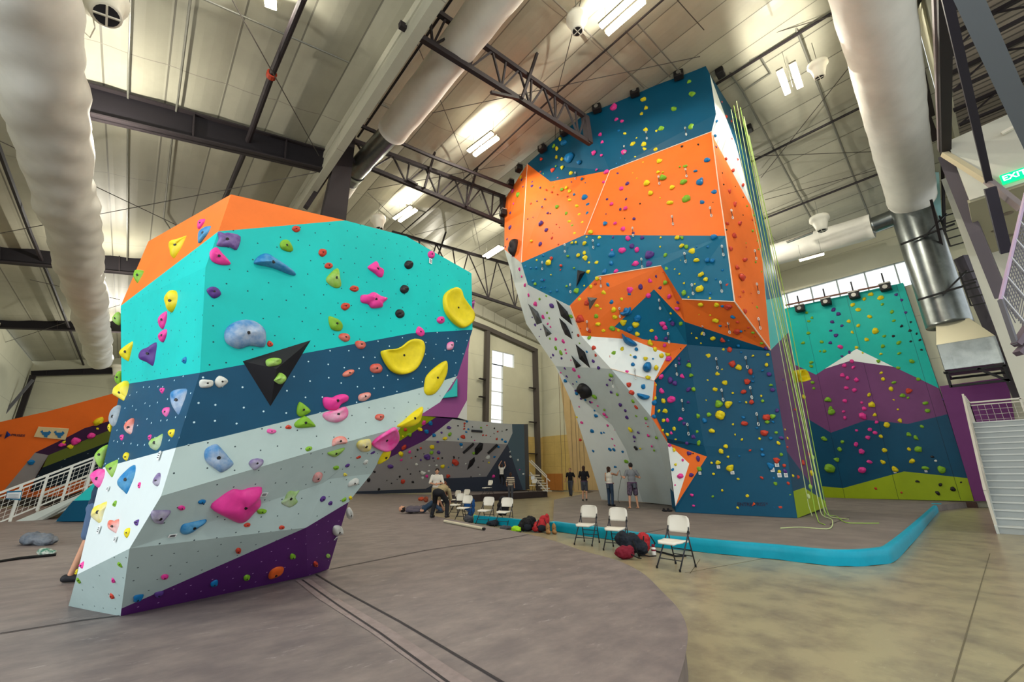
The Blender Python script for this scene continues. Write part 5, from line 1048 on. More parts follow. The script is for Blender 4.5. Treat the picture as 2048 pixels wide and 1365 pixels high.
# ---- the many holds of the tower, the teal wall and the cave: colour x y size, in enlarged crops
TOW = {
 (980, 120, 4.55): "y638,720,45 g580,785,40 y608,808,45 b672,758,70 y603,887,38 y655,903,38 y655,982,40 y738,1030,45 b720,893,100 b808,933,50 r466,903,38 r568,1005,45 g598,968,18 g487,1040,22 r460,1020,22 r620,1075,30 p1128,430,75 p1148,540,38 p1202,557,35 p1000,681,38 p1022,747,30 p942,847,48 p1015,868,30 p970,1000,26 p1060,1020,55 p1035,1112,35 y1227,670,32 y1298,765,50 y1322,883,24 y1333,712,20 p1220,840,52 b1187,895,22 b1237,915,18 b1150,945,16 b1172,645,24 y280,1070,35 v290,1092,25 y322,1070,12 v342,1067,14 v385,1112,24 v382,1150,32 v302,1155,24 g258,1228,62 p208,1195,40 p215,1310,25 v457,1162,24 r510,1182,22 r562,1203,20 v427,1285,16 v500,1267,22 v473,1338,20 r372,1312,18 g575,1155,18 r613,1225,18 r705,1243,22 g653,1180,42 y693,1165,35 y725,1195,38 y725,1277,36 b765,1225,30 b835,1083,30 b862,1250,65 b892,1317,38 g610,1335,40 y792,1332,45 b867,1118,12 v740,1112,14 y590,1120,10",
 (1220, 120, 4.55): "y305,360,50 y327,435,40 y287,490,32 y325,635,42 y305,770,50 y313,812,40 y413,815,38 g467,627,60 y422,647,24 g582,448,58 g745,312,62 g718,198,42 g732,610,60 g873,565,14 b883,913,55 b776,1013,36 b820,1110,80 b950,1200,44 b837,1295,46 g685,970,40 g635,972,20 g478,1075,70 g668,1113,65 y445,922,48 y437,1022,36 y480,1022,20 y333,1122,58 y562,1160,46 y368,1213,55 y300,933,18 y545,1302,60 g695,1265,80 y457,1257,18 k655,787,24 k803,770,22 v70,1037,36 v157,1127,42 p103,1172,44 k273,1308,18 y207,1030,12 y245,1078,14 k937,1298,12 b957,690,30 b970,558,30 v965,795,26 r1090,1192,40 r1133,1313,52 k1023,1030,16 k1033,1135,20 k1142,1152,12 r1213,1250,14 g1243,1332,18 r1055,900,30 r1120,1005,34 r1210,1140,34 r1018,383,18 r1055,517,34 r1103,560,26 r1105,718,24 r1158,910,34 g1125,525,16 g1148,562,14 g1155,608,14 g1158,680,14 g1185,745,16 g1245,1050,18 g1222,880,12 g1228,970,12 g1277,1120,12",
 (980, 380, 4.55): "v187,210,30 v185,343,46 v157,450,24 v142,520,18 p207,600,24 y375,467,30 v457,495,44 r565,440,34 r625,500,30 v525,212,24 v548,215,16 r372,125,20 v465,303,50 v513,365,40 v343,265,14 v392,250,10 g610,155,42 g695,215,40 b887,213,38 y815,225,34 y722,290,40 y843,298,40 g750,328,32 y775,400,44 y915,385,48 b848,388,14 r605,315,20 r630,345,18 r570,395,14 b1045,305,42 p1105,127,38 v1065,85,24 v1185,177,28 p1233,167,42 v1238,83,26 p1138,305,34 p1210,355,44 v1310,263,32 v1302,395,28 v1055,220,12 k1225,260,14 y745,483,32 y780,478,28 y860,487,44 y880,430,22 y995,432,34 y425,640,24 y530,665,60 r560,622,40 b485,598,30 g708,603,34 y803,595,42 y858,575,40 y868,618,55 y902,663,28 y970,662,40 r645,690,36 r642,728,18 g765,712,24 y893,747,44 g787,917,54 y858,873,22 g697,878,24 y555,773,20 b610,918,30 b550,928,26 b472,822,36 v495,822,20 b390,830,28 g412,857,34 b467,890,24 b500,887,22 b370,713,26 b420,710,26 b320,700,28 v1120,432,28 p1255,440,62 p1203,552,66 v1290,510,55 p1337,545,60 p1110,548,24 b1110,585,62 b1103,667,52 b1045,745,56 p1145,742,50 p1322,673,64 b985,502,34 p272,720,36 p292,788,34 p322,867,42 p352,958,34 p415,1040,46 v562,1055,56 g512,965,24 g452,995,28 g422,1125,24 g520,1120,26 g540,1168,26 p485,1157,44 p527,1220,28 p552,1247,26 v385,1160,16 v412,1230,30 v463,1270,18 v450,1335,14 g738,1150,46 k752,1295,22 g548,1355,28 p600,1355,28 y975,808,38 r960,855,28 y917,880,38 y1035,935,50 b1075,865,46 p1272,910,60 b1267,948,36 v1355,880,36 b1227,850,18 y818,998,36 r890,1030,70 y975,1055,50 y1008,1083,28 b1108,1022,46 y1197,995,36 y1127,1092,56 g968,1152,42 y982,1223,50 y1137,1160,48 r818,1170,80 r905,1283,38 r823,1262,18 y868,1097,18 g1113,1262,60 y1033,1282,38 y1168,1280,34 y1217,1205,62 y1325,1230,64 y1342,1315,40 b1245,1110,80 r808,1325,38 g903,1345,40",
 (1220, 380, 4.016): "y407,383,20 y540,382,40 g578,383,34 y402,457,18 y575,450,44 g613,457,40 y657,492,50 b830,380,52 b785,457,20 b697,457,14 g445,525,42 y693,563,48 y608,567,18 y567,567,16 b778,565,44 b822,568,40 b692,537,18 v258,385,34 v318,522,80 v315,597,60 y730,680,50 y770,720,36 y722,795,66 y440,600,20 g452,633,36 y518,638,16 y558,675,18 y595,750,20 g592,828,48 y630,863,18 y802,870,20 b850,717,18 r942,765,34 b903,645,24 b805,832,24 b937,873,18 b937,725,20 y680,757,16 r957,10,40 r1000,118,52 r1040,270,46 r940,272,36 r995,368,46 r970,475,46 r1020,625,44 r1083,563,48 r1060,705,70 r1070,820,24 r1045,858,22 g1145,328,24 k935,322,18 k1070,60,12 g1100,130,18 k1068,203,12 g1155,205,18 r1163,265,14 g1185,410,18 g1192,478,16 r1095,460,14 g1093,428,12 g1170,580,20 r1143,240,20 g1217,658,18 g1178,945,26 r1133,833,12 r1143,910,14 r1085,975,40 g1243,995,16 g1258,1112,18 g1147,1148,26 g1215,1232,24 g1270,1230,20 y728,922,44 y857,925,42 b903,935,26 r950,938,66 y805,1007,18 y715,1003,12 y848,1050,54 b987,1022,40 r1025,1063,28 b885,1093,26 r930,1097,18 r1020,1140,58 b1050,1137,30 r1110,1108,18 k967,1137,12 k1083,1132,10 r1165,1178,14 r1053,1183,14 v403,790,38 g443,747,40 r525,825,14 p475,857,44 v545,905,30 p540,957,44 g573,1072,46 r427,663,14 p317,732,40 v368,695,28 v247,780,54 p308,850,44 y487,993,22 y333,1130,36 b482,1045,28 v502,1075,40 p420,1078,42 p443,1107,42 b220,1035,62 b160,1120,56 y218,1162,42 p370,1190,38 v447,1195,34 y92,877,30 y740,1155,34 y655,1153,14 y693,1192,22 y825,1195,44 r902,1210,44 b953,1212,18 y730,1233,16 b1033,1253,28 v655,1295,50 y692,1263,26 y738,1297,20 y793,1330,46 y910,1283,24 r960,1285,46 v1250,1273,32 y1272,1322,24 y1148,1333,22 y320,1232,60 p438,1250,32 y363,1282,44 b212,1280,32 y100,1275,36 g33,1315,36 b203,1340,32 y415,1330,48 y463,1325,42 p470,1357,46 k570,1278,16",
 (1020, 620, 4.266): "g597,285,24 r715,325,42 y958,332,40 g887,372,42 r853,402,34 r733,388,28 b658,358,26 p392,248,36 p457,268,44 g392,325,40 g437,365,48 p475,340,26 p482,370,24 v368,385,30 v350,408,18 v440,412,26 v710,437,34 v758,495,38 p547,510,40 v470,500,28 v455,485,18 p520,430,16 g860,560,44 p590,570,34 v485,567,30 b473,607,36 v540,632,24 b570,615,18 p432,537,16 v853,600,26 v830,643,26 v863,703,30 g915,722,34 b645,765,38 v685,787,28 b568,715,34 v558,690,22 v607,760,26 g720,740,52 p700,790,20 v940,810,44 v985,860,34 v998,917,38 g805,855,26 p748,820,20 p805,893,32 p825,915,28 b735,905,38 b722,860,22 p590,828,20 p612,962,34 b700,1032,38 b780,1050,28 b803,1048,24 p835,985,28 p893,1025,18 y1028,1022,54 v1060,1085,34 v1095,1047,30 v1063,1123,20 b855,1190,40 b887,1190,38 b965,1208,38 p893,1155,26 p873,1100,26 b712,1205,26 g993,1293,46 b900,1335,38 k1075,1180,44 y1112,1185,24 p1180,1073,32 g1250,1093,34 p1210,1165,24 g1230,1200,26 r1080,830,44 g1080,905,30 g1160,928,38 p1160,968,16 r1178,997,18 g1052,780,40 r1015,640,46 r1038,707,52 b1137,655,42 b1068,402,34 b1048,467,36 y1158,415,38 b1220,418,18 p915,470,30 p997,528,34 y1177,578,44 y1293,392,52 y1245,495,48 y1030,387,18 r600,1110,34 y570,915,22 y1245,640,26 y1240,755,36 y1270,865,32 y1325,862,46 y1312,780,42 p1290,573,54 p1293,697,50 v1350,600,40 b1232,795,54",
 (1260, 640, 3.25): "v262,393,44 v290,413,34 p340,368,32 p268,520,60 y218,528,34 p327,645,36 b157,628,34 p245,655,30 y218,655,26 y287,708,28 y243,745,26 p268,737,22 y213,718,20 y297,778,18 v352,675,28 v318,255,26 v320,283,24 v380,268,18 g383,295,30 g397,360,30 v382,453,38 g412,452,28 v378,535,24 y428,180,18 y468,205,18 y510,233,34 y450,300,14 y598,322,16 y567,353,28 y505,393,16 y617,410,32 y553,453,34 g575,550,50 y637,548,52 y587,620,60 g513,618,30 g445,627,34 b483,655,36 y532,722,36 v415,763,36 g437,728,24 v370,803,26 g448,800,40 y592,857,34 y622,823,28 y570,928,34 y530,932,16 y652,963,54 y637,893,18 y683,747,16 y670,680,16 y728,780,18 r663,287,42 y705,310,38 r783,338,42 r760,403,40 r738,468,34 r790,535,32 r745,675,42 r887,635,50 g925,628,32 g893,665,28 r873,738,48 v903,355,28 v925,455,28 v955,590,28 v985,767,28 y887,293,26 y898,227,22 g915,423,24 g862,528,20 y853,495,16 b735,635,24 b713,535,16 y668,477,16 y755,537,18 y495,523,12 b722,212,14 y798,235,18 b797,400,20 b800,370,16 b860,330,20 b858,845,22 b863,880,22 b710,887,14 r780,850,20 y843,773,18 g950,735,18 y965,802,26 g983,877,24 b915,770,22 b930,663,20 b825,705,18 r950,913,38 r1002,950,24 b915,950,40 y970,988,24 v1008,985,30 y1022,770,20 r1020,828,22 y1005,713,16 y1058,1015,22 r1090,1022,26 r857,1028,24 g947,1065,24 r1028,1063,24 y703,1035,18 b935,1030,14 y543,1003,20 g537,1150,18 y600,1110,18 y763,1145,22 y700,1223,18 p402,1142,26 p413,1210,18 r980,1220,26 b938,1220,18 g1042,1138,18 v400,1010,34 v443,903,38 v383,870,34 k410,870,12 p343,912,20 y297,943,20 b278,975,26 p328,1018,44 p293,1075,12 y287,845,28 p258,818,26 g450,970,34"}
TEALH = {(1480, 540, 2.528): "v473,202,22 v497,224,20 v467,264,20 v515,283,16 v458,308,16 v485,333,20 v455,370,18 p507,390,28 v553,417,18 v515,437,14 y570,177,22 y598,202,24 y628,148,20 y663,125,22 y710,142,28 y655,237,22 y550,260,20 y598,282,20 y567,316,18 y640,352,22 y685,310,34 y588,393,18 y620,420,12 y712,425,16 g720,175,18 g768,213,20 g777,258,16 g730,335,18 g722,387,20 g803,370,24 g805,423,20 g868,463,26 g698,462,18 v790,125,16 v818,152,16 v838,217,14 k818,285,16 k863,265,12 k860,308,14 k775,335,14 k863,362,12 k893,323,12 k918,405,12 k910,355,14 g337,217,16 g363,243,14 g348,260,16 g346,320,18 g318,370,18 g413,365,20 g405,412,12 g428,412,16 g360,468,20 g360,488,20 p565,462,22 p527,485,20 p572,493,20 p517,533,22 p543,547,22 p588,557,24 p537,598,20 p578,610,22 p530,663,20 p620,740,36 p628,703,22 p615,672,14 p530,748,20 p523,717,16 y713,522,16 y723,553,20 y763,603,24 y653,632,22 y668,683,30 y682,735,20 y742,785,30 y798,707,12 y808,763,18 y778,658,10 g778,570,20 g800,497,16 g445,655,30 g457,702,24 g462,720,36 g367,570,18 g373,600,14 g938,675,24 g948,713,22 r852,612,26 g822,635,24 g850,648,14 g903,553,20 p657,808,20 p683,825,20 p647,848,22 p587,883,26 p615,920,28 p655,972,24 p618,1013,34 p690,770,16 p590,813,14 y712,843,20 y730,913,24 y722,972,22 y782,1008,30 y855,908,20 y870,968,28 g425,855,28 g517,870,18 g503,908,24 g490,960,24 g453,1005,46 g853,832,22 g888,850,26 g903,910,30 g920,793,18 g937,1003,30 k973,945,14 w990,967,12 g1020,1010,34 v1030,655,14 r687,1107,14 k897,1070,18 k1077,1110,24 k1000,1130,24 k1013,1087,20 r817,1128,10 k1117,1075,10"}
CAVEH = {(700, 820, 4.876): "p720,127,55 b785,132,50 y683,190,55 r540,195,40 b748,213,50 b818,250,42 g578,243,50 y515,262,24 r527,365,60 y500,430,60 b1140,115,26 r1117,135,22 r1115,160,20 r1113,187,22 b1155,190,26 b1133,217,26 v965,175,46 g973,240,46 r1100,263,50 y927,280,50 v893,225,26 v857,313,30 b1055,287,20 k1053,157,18 g1278,175,24 k1195,167,16 k1408,182,16 k1527,195,22 r1335,153,18 k1405,232,14 r1297,248,24 r1327,250,20 r1430,285,26 b1483,290,26 b1515,312,34 k1185,267,14 r1440,213,20 k1483,208,14 y802,367,50 r693,375,26 v753,463,64 k660,390,26 v865,417,40 g795,417,40 p583,410,34 p500,490,30 v395,553,55 w650,533,34 w710,620,50 y905,555,44 r1027,513,80 r955,645,46 r517,700,50 k485,653,26 k613,705,30 b1083,340,36 w1090,365,24 k1015,465,28 g1205,425,34 w1348,465,46 y1355,515,20 b1445,360,34 b1410,460,26 k240,605,30 k183,685,44 k283,777,30 w843,545,24 w767,600,24 p750,650,34 w710,665,30 v690,490,24 v710,510,20 r860,475,26 k405,718,16 k360,690,14 k460,680,12 k590,627,16 w775,545,22 w1560,410,20 w1565,458,26 w1637,490,26 w1690,628,24 p1400,650,36 p1655,585,14 k640,455,16 k720,430,14 k820,500,14 r600,470,18 k680,600,16 k560,580,14 v810,470,20 k900,470,18 b1000,540,18 k1060,470,16 w1130,530,20 k1250,560,16 k1300,500,14 b960,560,16 w1265,635,16 k1180,655,14 p1215,300,16 k1370,260,12"}
def parse(D):
    for (ox, oy, sc), s_ in D.items():
        for t in s_.split():
            x, y, z = t[1:].split(','); yield t[0], ox + float(x) / sc, oy + float(y) / sc, float(z) / sc
allh = []
for D, W_, nm in ((TOW, TW, "tower's"), (TEALH, TL, "teal rope wall's"), (CAVEH, CW, "grey cave's")):
    for c, x, y, sz in parse(D): allh.append((sz, c, x, y, W_, nm))
# a few on the tower's lower right side and the low hall's wall
for c, x, y, sz in (('r', 1605, 926, 11), ('r', 1617, 909, 8), ('y', 1622, 947, 12), ('v', 1574, 681, 8), ('y', 1607, 794, 9), ('r', 1590, 820, 5), ('v', 1565, 760, 6)): allh.append((sz, c, x, y, TW, "tower's"))
for c, x, y, sz in (('y', 197, 843, 20), ('p', 125, 890, 11), ('y', 141, 893, 10), ('p', 152, 883, 16), ('p', 183, 872, 14), ('y', 127, 885, 8), ('b', 62, 925, 12), ('y', 195, 858, 6), ('y', 157, 1019, 6)): allh.append((sz, c, x, y, OW, "orange wall's"))
allh.sort(key=lambda h: -h[0])
seenp = []; keep = []
for h in allh:      # the same hold read twice from two overlapping crops
    if any(abs(h[2] - q[2]) < max(4.5, .4 * q[0]) and abs(h[3] - q[3]) < max(4.5, .4 * q[0]) and q[1] == h[1] for q in seenp): continue
    seenp.append(h); keep.append(h)
def autohold(sz, c, x, y, W_, seed):
    rnd = random.Random(seed); p0, n, pn, pid = W_.hit(x, y)
    vd = (EYE - p0).normalized(); cosv = n.dot(vd); ne = n if cosv > .3 else (n + vd * (.5 if cosv > 0 else 1.2)).normalized()
    s = (p0 - EYE).length / ray(x, y).length * sz / 2; ux = ne.cross(UP).normalized(); uy = ux.cross(ne); a0 = rnd.uniform(0, 6.28); asp = rnd.uniform(.62, .95); kind = rnd.random()
    O = []; N_ = 12 if sz > 8 else 8
    for i in range(N_):
        a = 2 * math.pi * i / N_; r = s * (1 + rnd.uniform(-.14, .14)); X_, Y_ = r * math.cos(a), r * asp * math.sin(a)
        if kind < .3: X_ *= 1; Y_ *= (1.15 - .45 * math.cos(a))
        elif kind < .45: Y_ += .35 * s * math.cos(a) ** 2
        O.append(p0 + ux * (X_ * math.cos(a0) - Y_ * math.sin(a0)) + uy * (X_ * math.sin(a0) + Y_ * math.cos(a0)))
    k, tip = domemesh(O, ne, s * .62, seed); return k, p0, pn
top = keep[:300 - HCOUNT]; rest = keep[300 - HCOUNT:]
buf = []
for i, (sz, c, x, y, W_, nm) in enumerate(top):
    k, p0, pn = autohold(sz, c, x, y, W_, 1000 + i); buf.append((c, nm, pn, x, y, k, p0, sz))
grp = {}
for b in buf: grp.setdefault((b[0], b[1], b[2]), []).append(b)
for (c, nm, pn), L_ in grp.items():
    L_.sort(key=lambda b: b[3])
    for i, (c, nm, pn, x, y, k, p0, sz) in enumerate(L_):
        o = fixn(k.build('climbing_hold', hm(c), smooth=True, origin=p0)); nl = len(L_)
        od = ordinal(i, nl)if nl <= 20 else ''
        tag(o, "larger %s hold on %s %s%s" % (HC[c][1], nm, pn, od), 'climbing hold', 'larger holds on the ' + nm.replace("'s", ''))
# all the smaller holds as one object
me_v, me_f, me_m, ms = [], [], [], {}
for i, (sz, c, x, y, W_, nm) in enumerate(rest):
    k, p0, pn = autohold(sz, c, x, y, W_, 5000 + i); n0 = len(me_v); me_v += k.v
    mi = ms.setdefault(c, len(ms))
    for f in k.f: me_f.append(tuple(a + n0 for a in f)); me_m.append(mi)
me = bpy.data.meshes.new('small_holds'); me.from_pydata([Vector(v) for v in me_v], [], me_f)
for c in ms: me.materials.append(hm(c))
me.polygons.foreach_set('material_index', me_m); me.polygons.foreach_set('use_smooth', [True] * len(me_f)); me.update()
o = bpy.data.objects.new('small_holds', me); COL.objects.link(o); fixn(o); tag(o, 'scatter of the smallest coloured holds over the tower, teal wall and grey cave', 'climbing holds'); o['kind'] = 'stuff'
# special big pieces on the tower
def special(W_, tr, pts, c, H, lab, bowl=False):
    ox, oy, sc = tr; P = [(ox + a / sc, oy + b / sc) for a, b in pts]; cx_ = sum(p[0] for p in P) / len(P); cy_ = sum(p[1] for p in P) / len(P)
    p0, n, pn, pid = W_.hit(cx_, cy_); cc = n.dot(p0); vd = (EYE - p0).normalized()
    ne = n if n.dot(vd) > .35 else (n + vd * .6).normalized(); cc = ne.dot(p0)
    O = rounded([PL(a, b, ne, cc) for a, b in P]); k, tip = domemesh(O, ne, H, 3, bowl=bowl)
    o = fixn(k.build('climbing_feature', hm(c), smooth=True, origin=p0)); tag(o, lab, 'climbing feature', 'large moulded features'); return o
special(TW, (980, 380, 4.55), [(240, 448), (262, 480), (262, 560), (235, 615), (205, 595), (175, 550), (205, 490)], 'k', .4, 'big black drop-shaped feature on the left orange edge of the tower')
special(TW, (1220, 380, 4.016), [(95, 1155), (120, 1180), (170, 1200), (220, 1245), (180, 1258), (130, 1240), (105, 1205)], 'b', .35, 'big blue half-bowl feature hanging at the foot of the orange ledge')
special(TW, (1220, 380, 4.016), [(80, 985), (125, 975), (160, 940), (168, 965), (140, 1005), (105, 1010)], 'b', .3, 'blue curved feature at the left tip of the blue pyramid')
special(TW, (1020, 620, 4.266), [(595, 630), (640, 632), (690, 680), (698, 730), (660, 742), (605, 700), (590, 660)], 'k', .35, 'big black oval feature on the lower grey belly of the tower')
special(TW, (1020, 620, 4.266), [(1085, 712), (1135, 720), (1190, 735), (1180, 760), (1135, 767), (1095, 745)], 'b', .25, 'blue half-moon feature on the grey wedge panel')
special(TW, (1020, 620, 4.266), [(1135, 480), (1160, 450), (1195, 450), (1207, 485), (1195, 525), (1160, 532), (1135, 510)], 'b', .28, 'round blue feature on the white arrow panel')
special(TW, (1480, 540, 2.528), [(248, 520), (285, 510), (310, 545), (300, 562), (275, 572), (255, 550)], 'y', .45, 'big yellow bowl feature on the purple side of the tower behind the ropes', True)
# quickdraws on the lead routes: two snap links on a sling, hanging in front of the wall
qd0 = M(); 
def link(k, z, s):
    pts = [Vector((math.cos(a) * s * .5, 0, z + math.sin(a) * s)) for a in [i * math.pi / 5 for i in range(10)]]; pts.append(pts[0]); k.tube(pts, .016, 5)
proto = None
QD = [(1371, 262), (1318, 360), (1293, 270), (1249, 298), (1152, 350), (1372, 345), (1421, 423), (1345, 440), (1266, 463), (1460, 427), (1131, 495), (1187, 487), (1284, 525), (1370, 514), (1445, 500), (1507, 508), (1385, 577), (1442, 572), (1142, 575), (1202, 562), (1320, 605), (1240, 622), (1338, 672), (1175, 648), (1086, 530), (1407, 654), (1458, 650), (1511, 575), (1514, 645), (1434, 724), (1493, 722), (1445, 787), (1354, 737), (1366, 807), (1502, 782), (1515, 835), (1377, 855), (1270, 745), (1227, 760)]
QM = mat('quickdraw_metal', (205, 208, 205), .35, metal=.4); SLG = mat('sling', (60, 60, 62), .7)
for i, (x, y) in enumerate(QD):
    p0, n, pn, pid = TW.hit(x, y); q = p0 + n * .07 + UP * .12
    if proto is None:
        k = M(); k.beam((0, 0, -.05), (0, 0, -.32), .03, .012); proto = k.build('quickdraw', SLG, origin=(0, 0, 0)); o = proto; cs = []
        for z_, s_ in ((-.02, .055), (-.36, .06)): k = M(); link(k, z_, s_); cs.append(k.build('snap_link', QM, proto, smooth=True))
    else:
        o = proto.copy(); COL.objects.link(o)
        for c_ in cs: c2_ = c_.copy(); COL.objects.link(c2_); c2_.parent = o
    o.location = q; o.rotation_euler = (0, 0, -YAW)
    o['label'] = 'pale metal quickdraw hanging from the lead tower face'; o['category'] = 'quickdraw'; o['group'] = 'quickdraws on the tower'
# route tags
TAGM = mat('tag_paper', (228, 230, 230), .6); TINK = mat('tag_ink', (60, 64, 70), .6)
for i, (W_, x, y, wd, ht, lb) in enumerate(((BW, 321.5, 912, 8, 18, 'small paper route tag under the green pointed hold'), (BW, 219, 978, 7, 9, 'tiny paper route tag below the pink rounded hold'), (BW, 201, 1060, 8, 14, 'small paper route tag under the bent yellow hold'), (BW, 234, 1079, 8, 10, 'small paper route tag under the coral knobbly hold'),
   (BW, 527, 988, 13, 9, 'small paper route tag right of the giant magenta hold'), (BW, 860, 523, 7, 11, 'small paper route tag under the pink hold at the top right edge'), (BW, 671, 1076, 6, 8, 'small paper route tag under the pale blue-tinted hold'), (BW, 344, 1070, 14, 7, 'small paper tag left of the fish-shaped blue hold'),
   (TW, 1400, 947, 5, 6, 'white route tag at the edge of the small orange arrow'), (TW, 1437, 934.5, 6, 6, 'white route tag below a yellow-green tower hold'), (TW, 1465, 946, 7, 6, 'white route tag below the long yellow tower hold'), (TW, 1554, 930.5, 7, 7, 'white route tag, uppermost of the cluster low on the navy tower panel'),
   (TW, 1545, 940, 7, 8, 'white route tag, left of the cluster low on the navy tower panel'), (TW, 1559, 951, 7, 8, 'white route tag, lower middle of the cluster on the navy tower panel'), (TW, 1572, 951, 6, 8, 'white route tag, rightmost of the cluster on the navy tower panel'),
   (TL, 1790, 945, 4, 4, 'white route tag under a yellow hold on the teal wall\'s navy field'), (TL, 1852, 943, 4, 4, 'white route tag far right on the teal wall\'s navy field'), (TL, 1724, 945, 4, 4, 'white route tag under a pink hold on the teal wall\'s navy field'))):
    p0, n, pn, pid = W_.hit(x, y); ux = UP.cross(n).normalized(); uy = n.cross(ux); s = (p0 - EYE).length / ray(x, y).length; c = p0 + n * .012
    q = [c + ux * a * wd * s / 2 + uy * b * ht * s / 2 for a, b in ((-1, -1), (1, -1), (1, 1), (-1, 1))]; k = M(); k.prism(q, n * .004); o = single(k, 'route_tag', TAGM, lb, 'route tag', 'paper route tags')
    for b in (-.45, 0, .45): k = M(); k.beam(c + n * .006 - ux * wd * s * .32 + uy * b * ht * s * .5, c + n * .006 + ux * wd * s * .32 + uy * b * ht * s * .5, ht * s * .09, .003, up=n); k.build('text_line', TINK, o)
# auto belays and lights on the crown
ABM = mat('belay_shell', (30, 28, 30), .5); ABC = mat('belay_bracket', (150, 148, 142), .4, metal=.5)
for i, (W_, x, y, lb) in enumerate(((TW, 1196, 224, 'over the left of the navy crown, beside the nearest truss end'), (TW, 1271, 192, 'over the middle of the navy crown'), (TW, 1358, 158, 'over the right of the navy crown'), (TW, 1134, 268, 'half hidden behind the truss end'), (TW, 1090, 302, 'over the far left of the navy crown'), (TW, 1045, 340, 'at the top of the far left orange edge'),
    (TW, 1028, 370, 'second down on the far left orange edge'), (TW, 1013, 429, 'lowest on the far left orange edge by the truss post'), (TW, 1430, 152, 'nearest on the right side of the tower crown'), (TW, 1455, 188, 'second along the right side of the tower crown'), (TW, 1474, 213, 'third along the right side of the tower crown'), (TW, 1488, 262, 'farthest along the right side of the tower crown'),
    (TL, 1603, 620, 'leftmost along the top of the teal rope wall'), (TL, 1655, 607, 'second along the top of the teal rope wall'), (TL, 1711, 594, 'third along the top of the teal rope wall'), (TL, 1773, 578, 'rightmost along the top of the teal rope wall'))):
    p0, n, pn, pid = W_.hit(x, y); h = Vector((n.x, n.y, 0)); h = h.normalized() if h.length > .1 else -FW; ux = UP.cross(h); R = Matrix((ux, h, UP)).transposed(); s = .42 if W_ is TW else .52
    c = p0 + h * s * .55; e = empty('auto_belay', c, 'black belay unit ' + lb, 'belay unit', 'belay units'); bevel(M().box(c, (s, s * .8, s * .8), R).build('housing', ABM, e), .05)
    M().box(c + UP * s * .46, (s * 1.05, s * .7, s * .14), R).build('bracket', ABC, e); k = M(); k.tube([c + h * s * .38, c + h * s * .44], s * .24, 12); k.build('drum_cover', ABC, e)
    if W_ is TL: M().beam(c + UP * .2, c + UP * .95, .07, .07).build('mast', STEEL, e)
k = M(); k.beam(PX(1571, 611, 32.2), PX(1765, 571, 32.2), .09, .09); single(k, 'rail_beam', mat('brown_pipe', (110, 70, 55), .5), 'brown pipe rail running along the top of the teal rope wall', 'rail')
